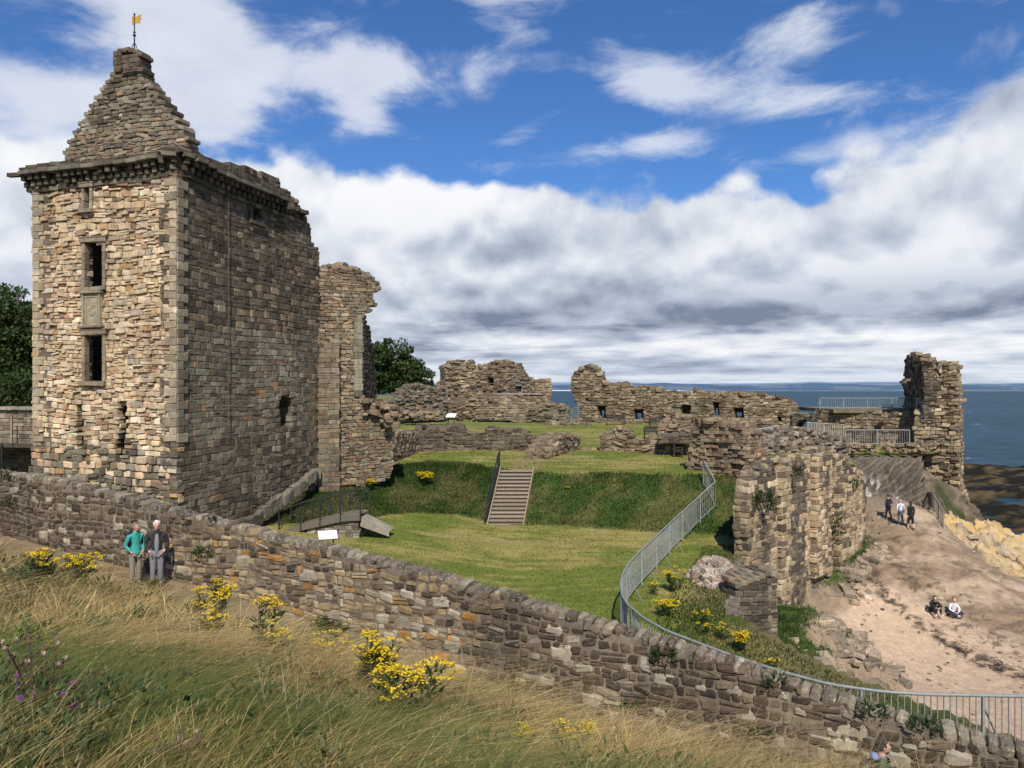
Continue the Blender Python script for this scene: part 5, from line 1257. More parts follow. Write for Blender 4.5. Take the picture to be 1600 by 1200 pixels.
m.poly([a+np.array([0, 0, .0]), b, b+np.array([.1, .9, 0]), a+np.array([.1, 1.0, 0])], (.40, .35, .27)); m.poly([a-np.array([0, 0, .42]), b-np.array([0, 0, .25]), b, a], (.36, .31, .23)); m.build('ramp', M_ST, br, smooth=False)
# --- information panels
def board(name, label, p, rz, w=.9, h=.6, ph=.95):
    t = thing(name, label, 'information board', p, rz); R = np.array(Matrix.Rotation(radians(-58), 3, 'X')); m = MB(); m.box((0, 0, ph), (w, .04, h), (.78, .80, .82), R); m.box((0, .018, ph-.008), (w+.05, .03, h+.05), (.10, .10, .10), R)
    o = m.build('panel', M_PAINT, t, smooth=False); o.matrix_parent_inverse = Matrix()
    for sx in (-1, 1): m = MB(); m.box((sx*w*.3, 0.06, ph/2-.03), (.06, .06, ph-.06), (.06, .06, .06)); m.build('leg', M_PAINT, t, smooth=False).matrix_parent_inverse = Matrix()
q = np.array([PL(512, 30.5)[0], 30.5]); board('information_board', 'white slanted information board peeping over the field wall by the footbridge', (q[0], q[1], float(zlawn(q[:1], q[1:])[0])), .35, .75, .5, 1.0)
board('information_board', 'small white information board on the upper lawn before the ruined block', onlawn(705, 76), -.3, 1.0, .7, .85)

# --- far left : entrance bridge parapet
eb = thing('entrance_bridge', 'stone parapet of the entrance bridge left of the tower', 'bridge', P(20, 700, 33)); w = Wall(PL(-140, 34.6), PL(62, 33.2)); m = MB()
masonry(m, w, w.px([(-140, 690), (-140, 640), (62, 641), (62, 690)]), [], .5, (.16, .26), (.25, .6), (0, .02), [(3, (.25, .205, .15)), (2, (.19, .155, .11)), (1, (.31, .26, .19))], .25, bev=.25, jit=.05); m.build('parapet', M_ST, eb)
m = MB(); a = w.sz(-140, 637); b = w.sz(62, 637); k = 0; C = []; S = []
for s in np.arange(a[0]+.4, b[0], .8): C.append(w.pt(s, np.interp(s, [a[0], b[0]], [a[1], b[1]])-.03, -.22)); S.append((.395, .36, .07))
stones(m, C, S, w.R, pick([(1, (.33, .30, .23))], len(C)), .25, .03); m.build('coping', M_ST, eb)
m = MB(); a = w.sz(-140, 694); b = w.sz(62, 694); m.box(w.pt((a[0]+b[0])/2, (a[1]+b[1])/2, -.1), (b[0]-a[0], .9, .16), (.09, .075, .055), w.R); m.build('deck', M_STD, eb, smooth=False)
m = MB(); w2_ = Wall(PL(-140, 36.2), PL(62, 34.8)); masonry(m, w2_, w2_.px([(-140, 790), (-140, 700), (62, 698), (62, 790)]), [], .5, (.18, .28), (.3, .6), (0, .03), GREY, .25, bev=.25); m.build('pier', M_STD, eb)
for u in (18,): m = MB(); m.bar(P(u, 692, 33.0), P(u, 651, 33.0), .07, .07, (.30, .25, .18)); m.build('post', M_WOOD, eb, smooth=False)
m = MB(); m.bar(P(3, 735, 32.6), P(3, 694, 32.6), .07, .07, IRON); m.build('post', M_PAINT, eb, smooth=False)

# ------------------------------------------------------------------ vegetation
def blades(mb, root, h, w, lean, curl, col, col2=None, n=3):
    """curved tapering blades; root (N,3), lean (N,2) horizontal tip offset as a fraction of h"""
    N_ = len(root); T = np.linspace(0, 1, n+1); ld = lean/(np.linalg.norm(lean, axis=1, keepdims=True)+1e-6)
    an = RNG.uniform(0, 2*pi, N_); side = np.stack([np.cos(an), np.sin(an)*.5], 1); side = side/np.linalg.norm(side, axis=1, keepdims=True)
    V = np.zeros((N_, (n+1)*2, 3)); C = np.zeros((N_, (n+1)*2, 3)); lm = np.linalg.norm(lean, axis=1)
    if col2 is None: col2 = col*1.25
    for i, t in enumerate(T):
        off = lean*h[:, None]*(t**(1+curl))[:, None] if np.ndim(curl) else lean*h[:, None]*t**(1+curl)
        zz = h*(t-.35*np.clip(lm, 0, 2.0)*t**2.2)
        ww = w*(1-t)**.7*(1 if i < n else 0)+w*.06
        for k, sg in enumerate((-1, 1)):
            V[:, i*2+k, 0] = root[:, 0]+off[:, 0]+sg*side[:, 0]*ww; V[:, i*2+k, 1] = root[:, 1]+off[:, 1]+sg*side[:, 1]*ww; V[:, i*2+k, 2] = root[:, 2]+zz
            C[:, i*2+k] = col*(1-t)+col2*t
    q = np.array([[i*2, i*2+1, i*2+3, i*2+2] for i in range(n)]); f = (q[None]+(np.arange(N_)*(n+1)*2)[:, None, None]).reshape(-1, 4)
    mb.add(V.reshape(-1, 3), f, np.clip(C.reshape(-1, 3), 0, 1))
STRAW = np.array([(.58, .41, .16), (.44, .28, .10), (.70, .55, .27), (.28, .17, .075), (.52, .38, .16)]); GREEN = np.array([(.15, .19, .035), (.10, .145, .025), (.20, .22, .05), (.065, .10, .02), (.28, .25, .07)])
def sample_view(n, dmin, dmax, pw, u0=-120, u1=1720):
    """random ground spots, denser near the path of view"""
    r = RNG.random(n); a = 1-pw; d = (dmin**a+r*(dmax**a-dmin**a))**(1/a); u = RNG.uniform(u0, u1, n); return (u-800)/F*d, d
def meadow(n):
    X, Y = sample_view(n, 2.6, 26, 1.75); s, nn = WS(X, Y)
    edge = .12+1.0*fbm(X*.5, Y*.5, 0, 201, 3)
    k = nn > edge*.6*np.where((fbm(X*.35, Y*.35, 0, 202, 3) > .5) & (X > -7.5), 2.6, 1.)
    k &= ~((fbm(X*1.1, Y*1.1, 0, 209, 3) > .60) & (Y > 6) & (RNG.random(n) < .8))
    X, Y, nn = X[k], Y[k], nn[k]; N_ = len(X); Z = zhill(X, Y)-.02
    g = fbm(X*.55, Y*.55, 0, 203, 4)+.13*sstep(8, 3.5, Y)+.06*sstep(-2, -8, X)*sstep(9, 5, Y)+RNG.normal(0, .085, N_); isg = g > .61
    fl = fbm(X*.6, Y*.6, 0, 204, 3)*2*pi*1.1-1.9; dirx = np.cos(fl)*.7+.75; diry = np.sin(fl)*.55-.1
    cl = fbm(X*1.3, Y*1.3, 0, 205, 3)
    lg = RNG.random(N_) < .38
    h = RNG.uniform(.12, .42, N_)*(.55+.9*cl)*np.clip(.62+nn*.35, .5, 1.0)*np.clip(Y/5, .62, 1.)*np.where(lg, 1.5, .9)
    lm = np.where(lg, RNG.uniform(1.3, 2.6, N_), RNG.uniform(.4, 1.5, N_)); lean = np.stack([dirx, diry], 1)*lm[:, None]*.8+RNG.normal(0, .85, (N_, 2))
    w = RNG.uniform(.0026, .0054, N_)*np.clip(Y/6, .62, 2.0)*np.where(lg, .75, 1.05)
    ci = RNG.integers(0, 5, N_); base = np.where(isg[:, None], GREEN[ci], STRAW[ci])*(.30+1.65*fbm(X*2.2, Y*2.2, 0, 206, 3))[:, None]*RNG.uniform(.6, 1.4, (N_, 1))
    mb = MB(); blades(mb, np.stack([X, Y, Z], 1), h, w, lean, .8, base*.28, base*1.15, 4)  # roots coloured darker: shade of the gaps between tufts painted in
    return mb
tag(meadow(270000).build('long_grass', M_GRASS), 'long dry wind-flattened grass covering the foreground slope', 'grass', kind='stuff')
# seed-headed stems standing above it
X, Y = sample_view(5000, 2.6, 20, 1.6); k = (WS(X, Y)[1] > 1.4) & (fbm(X*.5, Y*.5, 0, 207, 3) > .42); X, Y = X[k], Y[k]; N_ = len(X); Z = zhill(X, Y)
h = RNG.uniform(.4, .75, N_); lean = np.stack([RNG.uniform(.35, 1.0, N_), RNG.normal(-.05, .3, N_)], 1); c = STRAW[RNG.integers(0, 5, N_)]*RNG.uniform(.7, 1.1, (N_, 1)); mb = MB()
blades(mb, np.stack([X, Y, Z], 1), h, RNG.uniform(.0014, .0022, N_)*np.clip(Y/5, 1, 2), lean, .9, c*.8, c, 5)
lm = np.linalg.norm(lean, axis=1)
for t0 in (.84, .90, .96):
    p = np.stack([X+lean[:, 0]*h*t0**1.9, Y+lean[:, 1]*h*t0**1.9, Z+h*(t0-.35*np.clip(lm, 0, 1.6)*t0**2.2)], 1)
    blades(mb, p, RNG.uniform(.018, .035, N_), RNG.uniform(.0009, .0016, N_)*np.clip(Y/5, 1, 2), lean*.8+RNG.normal(0, .5, (N_, 2)), .3, c*.9, c*.8, 2)
tag(mb.build('seeding_grass', M_GRASS), 'pale seeding grass stems arching over the foreground slope', 'grass', kind='stuff')
# rough grass on the castle bank and verge, short nibs over the lawn
def bank(n):
    X = RNG.uniform(-11.5, 13, n); Y = RNG.uniform(33, 48, n); b = bankk(X, Y); vg = (X > np.interp(Y, [17, 26, 34, 42], [4.8, 4.8, 8.6, 11.5])).astype(float)
    Y2 = RNG.uniform(15.5, 36, n//5); X2 = RNG.uniform(3.5, 14, n//5); ok = (X2 > np.interp(Y2, [15, 17.5, 20, 26, 34, 42], [14, 8, 4.6, 4.9, 8.4, 11.4])) & (X2 < np.interp(Y2, EY, EX)-.2)
    k = (b > RNG.random(n)) & (X < np.interp(Y, EY, EX)-.15); ts = (Y-39.9)/3.3; k &= ~((abs(X-(-.35+.65*ts)) < 1.05) & (ts > -.05) & (ts < 1.02))
    X = np.concatenate([X[k], X2[ok]]); Y = np.concatenate([Y[k], Y2[ok]]); N_ = len(X); Z = zlawn(X, Y)
    g = fbm(X*.8, Y*.8, 0, 53, 4); cg = np.array([(.048, .082, .018), (.065, .10, .024), (.034, .062, .014)])[RNG.integers(0, 3, N_)]; cs = np.array([(.19, .155, .065), (.13, .125, .042), (.09, .105, .032)])[RNG.integers(0, 3, N_)]
    c = np.where((g+RNG.normal(0, .05, N_) > .545)[:, None], cs, cg)*RNG.uniform(.7, 1.3, (N_, 1))
    mb = MB(); blades(mb, np.stack([X, Y, Z], 1), RNG.uniform(.08, .22, N_)*(.6+.8*fbm(X, Y, 0, 211, 3)), RNG.uniform(.010, .017, N_), np.stack([RNG.normal(.3, .35, N_), RNG.normal(-.45, .3, N_)], 1), .8, c*.72, c*1.3, 2); return mb
tag(bank(130000).build('rough_grass', M_GRASS), 'rough unmown dark green grass on the bank and verge', 'grass', kind='stuff')
def turf(n):
    r = RNG.random(n); Y = 1/(1/17.+r*(1/75.-1/17.)); X = RNG.uniform(-.36, .36, n)*Y; k = (WS(X, Y)[1] < -.8) & (X < np.interp(Y, EY, EX)-.4) & (bankk(X, Y) < .4) & ~((abs(X-.1) < 1.3) & (abs(Y-41.5) < 1.8)); X, Y = X[k], Y[k]; N_ = len(X); Z = zlawn(X, Y)
    t = fbm(X*.45, Y*.45, 0, 51, 4)*.55+fbm(X*.25, Y*2.4, 0, 52, 4)*.45; c = np.where((t+RNG.normal(0, .05, N_) > .525)[:, None], np.array((.38, .33, .11)), np.array((.165, .20, .04)))*RNG.uniform(.7, 1.3, (N_, 1))
    mb = MB(); blades(mb, np.stack([X, Y, Z], 1), RNG.uniform(.03, .09, N_), RNG.uniform(.010, .02, N_)*np.clip(Y/28, 1, 2.), RNG.normal(0, .7, (N_, 2)), .6, c*.7, c*1.15, 2); return mb
tag(turf(110000).build('turf', M_GRASS), 'short mown turf of the castle lawn', 'grass', kind='stuff')

# --- green weeds, ragwort and thistles
def leafset(mb, c, n, r, size, col, up=.5, flat=.6):
    c = np.asarray(c); an = RNG.uniform(0, 2*pi, n); el = RNG.uniform(-.1, 1.2, n); rr = r*RNG.uniform(.3, 1, n)**.6
    p = c+np.stack([np.cos(an)*np.cos(el)*rr, np.sin(an)*np.cos(el)*rr, np.sin(el)*rr*up*2], 1)
    cc = np.array(col)*RNG.uniform(.6, 1.4, (n, 1)); s = size*RNG.uniform(.6, 1.3, n)
    lean = np.stack([np.cos(an), np.sin(an)], 1)*RNG.uniform(.4, 1.4, (n, 1)); blades(mb, p-np.stack([0*s, 0*s, s*.3], 1), s, s*.16, lean, .5, cc*.7, cc*1.2, 2)
RAGS = "yellow ragwort"
def ragwort(p, h, nst, spread, label, group=None, dens=1.0, fs=1., lean=(.1, 0)):
    t = thing('ragwort', label, 'flower', p, 0, group); p = np.array(p, float); st_ = MB(); fl = MB(); lf = MB()
    for i in range(nst):
        a = RNG.uniform(0, 2*pi); r = spread*sqrt(RNG.random()); b = p+np.array([cos(a)*r*.35, sin(a)*r*.35, -.03]); hh = h*RNG.uniform(.7, 1.05); tip = p+np.array([cos(a)*r+lean[0], sin(a)*r*.8+lean[1], hh])
        mid = (b+tip)/2+np.array([0, 0, .1*hh]); st_.tube([b, mid, tip], [.006, .005, .003], (.10, .11, .04), 5)
        for q in range(int(5)):
            t_ = RNG.uniform(.15, .85); c_ = b+(tip-b)*t_; leafset(lf, c_, 5, .07, .10, (.05, .085, .025), .3)
        nb = RNG.integers(4, 8)
        for q in range(nb):
            an = RNG.uniform(0, 2*pi); rr = .11*fs*sqrt(RNG.random()); hc = tip+np.array([cos(an)*rr, sin(an)*rr, RNG.uniform(-.05, .03)-rr*.3]); st_.tube([tip-np.array([0, 0, .1*fs]), hc], [.0025, .002], (.12, .13, .04), 4, False)
            nf = int(RNG.integers(7, 12)*dens)
            for w_ in range(nf):
                a2 = RNG.uniform(0, 2*pi); r2 = .04*fs*sqrt(RNG.random()); c2 = hc+np.array([cos(a2)*r2, sin(a2)*r2, .01+RNG.uniform(-.012, .012)]); R_ = .0105*fs*RNG.uniform(.8, 1.25); tl = RNG.normal(0, .35, 2)
                k6 = np.arange(6)*pi/3; ring_ = c2+np.stack([R_*np.cos(k6), R_*np.sin(k6), R_*(np.cos(k6)*tl[0]+np.sin(k6)*tl[1])], 1)
                cy = np.array((.86, .62, .015))*RNG.uniform(.8, 1.08); fl.add(np.concatenate([ring_, [c2+np.array([0, 0, R_*.35])]]), np.array([[6, k_, (k_+1) % 6, 6] for k_ in range(6)]), cy)
    st_.build('stem', M_LEAF, t); lf.build('leaves', M_LEAF, t); fl.build('flower_heads', M_PET, t, smooth=False); return t
def hp(u, v, lift=0.): return hitf(zhill, u, v, 2.2, 26)
HR = [((50, 925), .62, 11, .28, 'broad ragwort clump by the thistles at the left edge of the slope', 1.),
      ((118, 925), .62, 13, .42, 'wide ragwort clump below and left of the walking couple', 1.1),
      ((325, 985), .75, 20, .42, 'tall dense ragwort clump in the middle of the dry slope', 1.15), ((335, 940), .5, 5, .2, 'small ragwort behind the tall dense clump', 1.),
      ((322, 1012), .35, 4, .15, 'small ragwort sprig just below the tall dense clump', .9),
      ((408, 1028), .6, 6, .16, 'thin upright ragwort right of the tall dense clump', 1.), ((425, 1048), .4, 4, .15, 'low ragwort at the foot of the thin upright one', .9),
      ((505, 1060), .5, 8, .28, 'loose ragwort clump near the bare path patch', 1.), ((575, 1100), .62, 13, .24, 'tall narrow ragwort clump left of centre', 1.),
      ((612, 1150), .55, 12, .35, 'straggling ragwort low in the centre foreground', 1.), ((706, 1092), .52, 12, .24, 'bright compact ragwort clump nearest the field wall', 1.05),
      ((880, 1188), .36, 6, .18, 'ragwort tuft at the bottom edge right of centre', 1.), ((962, 1195), .3, 3, .15, 'tiny ragwort sprig at the bottom edge', .9), ((1070, 1200), .3, 4, .16, 'ragwort sprig where the slope meets the wall foot', .9), ((805, 1198), .3, 3, .14, 'sparse ragwort sprig at the bottom centre', .8)]
for (u, v), h, n_, sp_, lb, fs in HR: ragwort(hp(u, v), h*1.12, int(n_*1.15), sp_*.9, lb, None, 1.0, fs)
VR = [((1056, 925), .9, 14, .55, 'tall ragwort on the verge inside the curve of the railing', 1.2), ((1037, 962), .55, 15, .42, 'dense ragwort mound against the curving railing', 1.3), ((1092, 975), .5, 5, .3, 'scattered ragwort below the pale fallen masonry', 1.1), ((1128, 1000), .5, 5, .25, 'small ragwort left of the foot buttress', 1.1),
      ((1152, 1018), .55, 13, .4, 'thick ragwort clump at the base of the foot buttress', 1.2), ((1022, 930), .5, 4, .3, 'thin ragwort just inside the railing bend', 1.1), ((1200, 1045), .35, 3, .2, 'ragwort sprig beyond the buttress behind the railing', 1.1), ((1100, 990), .4, 3, .3, 'yellow sprig among grass behind the railing pickets', 1.1)]
for (u, v), h, n_, sp_, lb, fs in VR: ragwort(hitf(zlawn, u, v, 15, 45), h, n_, sp_, lb, None, 1.0, fs)
ragwort(hitf(zlawn, 661, 758, 30, 60), .75, 20, .42, 'ragwort clump blooming alone on the dark left bank', None, 1., 1.9); ragwort(hitf(zlawn, 576, 766, 30, 60), .6, 10, .26, 'ragwort at the foot of the ruined wall stump', None, 1., 1.7); ragwort(hitf(zlawn, 883, 766, 30, 60), .3, 1, .05, 'single yellow ragwort head on the right bank', None, 1., 1.5)
def rag_at(p, *a): return ragwort(p, *a)
def weed(p, r, n, label, size=.12, col=(.055, .09, .025), group=None, up=.5):
    m = MB(); leafset(m, (0, 0, .02), n, r, size, col, up); o = m.build('weed', M_LEAF); o.location = [float(q) for q in p]; tag(o, label, 'plant', group); return o
for (u, v), r, n_, lb in (((45, 925), .45, 260, 'dark thistle leaves under the left ragwort clump'), ((10, 935), .4, 220, 'leafy green weed at the left picture edge'), ((210, 990), .35, 120, 'green weed patch in the dry grass left of the tall ragwort'), ((130, 1010), .4, 160, 'low green weed on the left of the slope'), ((400, 1075), .35, 170, 'dark green leafy plant below the thin ragwort'), ((262, 1060), .4, 160, 'spreading green weed between grass tufts'), ((715, 1150), .4, 260, 'bushy dark weed below the compact ragwort'), ((520, 985), .3, 120, 'green tuft by the wall foot left of the bare patch'), ((755, 1045), .35, 200, 'upright grass tuft against the field wall'), ((815, 1075), .3, 120, 'small tuft hugging the field wall'), ((60, 1150), .5, 360, 'mass of green thistle foliage in the lower left'), ((20, 1090), .4, 260, 'green thistle foliage under the purple flowers'), ((480, 1180), .5, 220, 'green foliage at the bottom left of centre')): weed(hp(u, v), r*min(1, .35+hp(u, v)[1]/16), int(n_*1.3), lb, .012*hp(u, v)[1]+.01)
# tufts rooted in the wall joints
for i, ((u, v), r, n_, lb) in enumerate((((322, 868), .30, 170, 'bushy green weed rooted in the wall right of the couple'), ((1040, 1030), .26, 150, 'leafy weed in the wall below the coping'), ((990, 1105), .22, 90, 'weed in the wall low down right of centre'), ((1215, 1070), .22, 90, 'weed drooping from the coping line'), ((1100, 1165), .3, 120, 'green weed at the wall foot near the bottom'), ((1190, 1150), .25, 100, 'green weed on the wall above the bottom edge'), ((1365, 1115), .25, 100, 'weed on the wall left of the man in green'), ((1445, 1140), .25, 110, 'weed on the wall right of the man in green'), ((335, 812), .1, 30, 'tiny sprig on the wall face behind the man'), ((20, 790), .3, 110, 'shrubby weed on the wall at the left edge'), ((8, 745), .3, 100, 'bush growing over the wall coping at the left edge'), ((505, 975), .25, 80, 'weed at the wall foot in the middle'))):
    s, z = fw.sz(u, v); weed(fw.pt(s, z, .05), r, n_, lb, .10)
# growth on the sea wall and shore ledges
wse = Wall(PL(1164, 33.5), PL(1353, 46))
for (u, v), r, n_, lb in (((1178, 792), .55, 200, 'ivy growth near the top of the sea wall'), ((1290, 830), .6, 160, 'plants hanging on the buttress of the sea wall'), ((1317, 760), .3, 60, 'small round bush on the last buttress'), ((1230, 742), .3, 60, 'tuft on the top of the sea wall')):
    s, z = wse.sz(u, v); weed(wse.pt(s, z, .5), r, n_, lb, .22, (.06, .085, .025), None, .9)
m = MB(); n = 26000; X = RNG.uniform(9, 24, n); Y = RNG.uniform(24, 48, n); k = (fbm(X*.45, Y*.45, 0, 74, 3)+RNG.normal(0, .02, n) > .50) & (soft(X, Y, TERR) > .3) & (zshore(X, Y) > 3.7); X, Y = X[k], Y[k]
X3 = np.concatenate([RNG.normal(11.4, .9, 5000), RNG.normal(19.6, .9, 3500)]); Y3 = np.concatenate([X3[:5000]*.55+26.5+RNG.normal(0, .9, 5000), X3[5000:]*1.05+23.2+RNG.normal(0, .5, 3500)]); k3 = X3 > np.interp(Y3, EY, EX)+.1; X = np.concatenate([X, X3[k3]]); Y = np.concatenate([Y, Y3[k3]]); c = np.array((.07, .11, .025))*RNG.uniform(.6, 1.5, (len(X), 1))
blades(m, np.stack([X, Y, zshore(X, Y)], 1), RNG.uniform(.12, .35, len(X)), np.full(len(X), .016), RNG.normal(0, .5, (len(X), 2)), .8, c*.6, c*1.2, 2); tag(m.build('ledge_grass', M_GRASS), 'green grass spilling over the rock ledges below the sea wall', 'grass', kind='stuff')
# thistles
def thistle(p, h, heads, label, purple=True, dry=False, spread=.2, group=None):
    t = thing('thistle', label, 'thistle', p, 0, group); p = np.array(p, float); s_ = MB(); h1 = MB(); f1 = MB(); lf = MB()
    for i in range(heads):
        a = RNG.uniform(0, 2*pi); r = spread*sqrt(RNG.random()); tip = p+np.array([cos(a)*r, sin(a)*r*.7, h*RNG.uniform(.75, 1.05)]); col = (.12, .08, .05) if dry else (.08, .10, .04)
        s_.tube([p+np.array([cos(a)*r*.2, 0, -.03]), (p+tip)/2+np.array([0, 0, .03]), tip], [.0032, .0026, .0018], col, 5)
        hc = (.16, .095, .06) if dry else (.10, .085, .06); R_ = .0125 if dry else .012
        if RNG.random() < .35 and dry: hc = (.34, .25, .17)
        h1.ell(tip, (R_*.8, R_*.8, R_*1.15), np.array(hc)*RNG.uniform(.7, 1.2), 8, 6)
        for k in range(14): an = RNG.uniform(0, 2*pi); zz = RNG.uniform(-.8, .9); q = tip+np.array([cos(an)*R_*.8, sin(an)*R_*.8, zz*R_]); h1.bar(q, q+np.array([cos(an)*.007, sin(an)*.007, .006]), .0015, .0015, hc)
        if purple and not dry:
            for k in range(42): an = RNG.uniform(0, 2*pi); r_ = RNG.uniform(0, 1); b = tip+np.array([0, 0, R_*.8]); q = b+np.array([cos(an)*.014*r_, sin(an)*.014*r_, .018-.007*r_]); f1.bar(b, q, .0022, .0022, np.array((.36, .10, .42))*RNG.uniform(.8, 1.3))
        if not dry:
            for k in range(5): leafset(lf, p+(tip-p)*RNG.uniform(.1, .8), 4, .04, .05, (.045, .075, .028), .3)
    s_.build('stem', M_LEAF, t); h1.build('seed_heads', M_CLOTH, t)
    if f1.n: f1.build('flower_heads', M_PET, t, smooth=False)
    if lf.n: lf.build('leaves', M_LEAF, t)
def at_d(u, v, d):
    q = P(u, v, d); g = float(zhill(q[:1], q[1:2])[0]); return (q[0], q[1], g), q[2]-g
for (u, v, d), n_, lb, dry, sp_ in (((22, 1058, 3.9), 2, 'purple thistle, higher of the two nearest the left edge', False, .03), ((31, 1084, 3.8), 2, 'purple thistle, lower of the two nearest the left edge', False, .03), ((58, 1074, 3.9), 1, 'single purple thistle right of the two at the left edge', False, .02), ((112, 1050, 4.), 1, 'purple thistle flower beside the brown seed heads', False, .02),
    ((70, 1000, 4.2), 22, 'cluster of brown thistle seed heads on the left', True, .22), ((140, 1050, 4.2), 4, 'few brown seed heads right of the purple flowers', True, .08), ((278, 1165, 3.6), 13, 'brown thistle seed heads at the bottom of the slope', True, .12), ((38, 870, 8.), 12, 'dark dry thistle heads above the left ragwort', True, .3), ((105, 1105, 3.9), 2, 'faint purple thistle low in the grass', False, .04)):
    p, h = at_d(u, v, d); thistle(p, max(h, .3), n_, lb, True, dry, sp_)
# dead forked stems in the middle
m = MB()
for (u, v, d) in ((395, 1110, 5.2), (420, 1130, 5.), (470, 1120, 5.1), (455, 1150, 4.8)):
    p, h = at_d(u, v-60, d); p = np.array(p)
    for k in range(3): tip = p+np.array([RNG.normal(.05, .14), RNG.normal(0, .1), RNG.uniform(.3, .55)]); m.tube([p, (p+tip)/2+RNG.normal(0, .02, 3), tip], [.005, .004, .0015], (.42, .33, .22), 5); q = p+(tip-p)*.6; m.tube([q, q+np.array([RNG.normal(0, .1), 0, .14])], [.003, .001], (.42, .33, .22), 4)
tag(m.build('dead_stems', M_CLOTH), 'bleached dead forked stems standing in the foreground grass', 'plant')

# --- trees
def tree(name, label, base, h, crown, ncl, nleaf, lsz, cols, seed=1, lobes=None):
    r = np.random.default_rng(seed); t = thing(name, label, 'tree', base); base = np.array(base, float); m = MB()
    m.tube([base-np.array([0, 0, .5]), base+np.array([.1, 0, h*.25]), base+np.array([.2, .1, h*.5]), base+np.array([.1, 0, h*.8])], [h*.035, h*.028, h*.02, h*.006], (.11, .085, .06), 9)
    C = []
    for i in range(ncl):
        k = r.integers(len(crown)); cx, cy, cz, rx, ry, rz_ = crown[k]; v = r.normal(0, 1, 3); v /= np.linalg.norm(v); v *= r.uniform(.55, 1.0)
        C.append(base+np.array([cx+v[0]*rx, cy+v[1]*ry, cz+v[2]*rz_]))
    for c in C[:46]:
        s0 = base+np.array([.15, 0, h*r.uniform(.22, .6)]); mid = (s0+c)/2+np.array([0, 0, h*.03]); m.tube([s0, mid, c], [h*.012, h*.007, h*.002], (.10, .08, .055), 5, False)
    m.build('trunk', M_STD, t); m = MB(); C = np.array(C); per = nleaf//ncl; cr = RNG.uniform(.07, .13, ncl)*h
    off = RNG.normal(0, 1, (ncl, per, 3)); off /= np.linalg.norm(off, axis=-1, keepdims=True); off *= RNG.uniform(.2, 1, (ncl, per, 1))**.5*cr[:, None, None]; off[..., 2] *= .7
    p = (C[:, None]+off).reshape(-1, 3); n = len(p); a = RNG.normal(0, 1, (n, 3)); a /= np.linalg.norm(a, axis=1, keepdims=True); b = np.cross(a, RNG.normal(0, 1, (n, 3))); b /= np.linalg.norm(b, axis=1, keepdims=True); s = (lsz*RNG.uniform(.6, 1.3, n))[:, None]
    V = np.stack([p-a*s, p+b*s*.55, p+a*s, p-b*s*.55], 1); cc = np.array(cols)[RNG.integers(0, len(cols), n)]*np.repeat(RNG.uniform(.65, 1.3, ncl), per)[:, None]
    m.add(V.reshape(-1, 3), np.arange(n*4).reshape(-1, 4), np.repeat(cc, 4, 0)); m.build('crown', M_LEAF, t, smooth=False); return t
GC = [(.05, .085, .022), (.035, .06, .016), (.075, .11, .03), (.045, .075, .02)]
b = P(25, 632, 50); tree('broadleaf_tree', 'big dark leafy tree left of the tower', b, 9.3, [(-2.4, 0, 5.6, 3.0, 2.6, 3.0), (-.2, .5, 4.6, 1.6, 2.4, 2.4), (-4.5, 0, 4.5, 3., 3, 3.2), (-1.4, 0, 2.6, 2.6, 2.2, 1.5), (-.2, .5, 1.4, 2.4, 2, 1.4)], 340, 42000, .14, GC, 3)
b = P(-60, 636, 57); tree('broadleaf_tree', 'second dark tree behind, cut by the left picture edge', b, 10, [(0, 0, 5.6, 4.0, 3, 3.6), (3, 0, 4, 2.6, 2, 2.4)], 160, 18000, .18, GC, 5)
b = P(620, 628, 96); tree('broadleaf_tree', 'round dark tree between the wall stump and the low ruin', b, 8.6, [(-.5, 0, 5.3, 2.6, 2.6, 2.8), (2.6, 0, 3.2, 2.2, 2, 2.2), (-2.4, 0, 4.2, 2.0, 2.2, 3.0), (.5, 0, 2.2, 3.4, 2.2, 1.6)], 210, 21000, .20, GC, 7)
b = P(676, 622, 104); tree('broadleaf_tree', 'low shrubby tree at the right foot of the round tree', b, 3.2, [(-.6, 0, 1.2, 1.4, 1.4, 1.2)], 50, 4000, .18, GC, 9)
def hedge(name, label, a, b, h, n, cols, lsz=.1, th=1.0):
    m = MB(); a = np.array(a); b = np.array(b); k = int(n/60); t = RNG.random(k); C = a+(b-a)*t[:, None]; C[:, 2] += h*RNG.random(k)**.7*(.8+.4*fbm(t*9, 0*t, 0, 8, 3)); C[:, 1] += RNG.uniform(-th, th, k)
    p = (C[:, None]+RNG.normal(0, .28, (k, 60, 3))).reshape(-1, 3); n = len(p); u = RNG.normal(0, 1, (n, 3)); u /= np.linalg.norm(u, axis=1, keepdims=True); v = np.cross(u, RNG.normal(0, 1, (n, 3))); v /= np.linalg.norm(v, axis=1, keepdims=True); s = (lsz*RNG.uniform(.6, 1.3, n))[:, None]
    m.add(np.stack([p-u*s, p+v*s*.6, p+u*s, p-v*s*.6], 1).reshape(-1, 3), np.arange(n*4).reshape(-1, 4), np.repeat(np.array(cols)[RNG.integers(0, len(cols), n)]*np.repeat(RNG.uniform(.6, 1.3, k), 60)[:, None], 4, 0))
    return tag(m.build(name, M_LEAF, None, smooth=False), label, 'hedge')
hedge('hedge', 'dark hedge behind the bridge parapet left of the tower', P(-150, 650, 46), P(120, 650, 43), 2.1, 16000, GC)

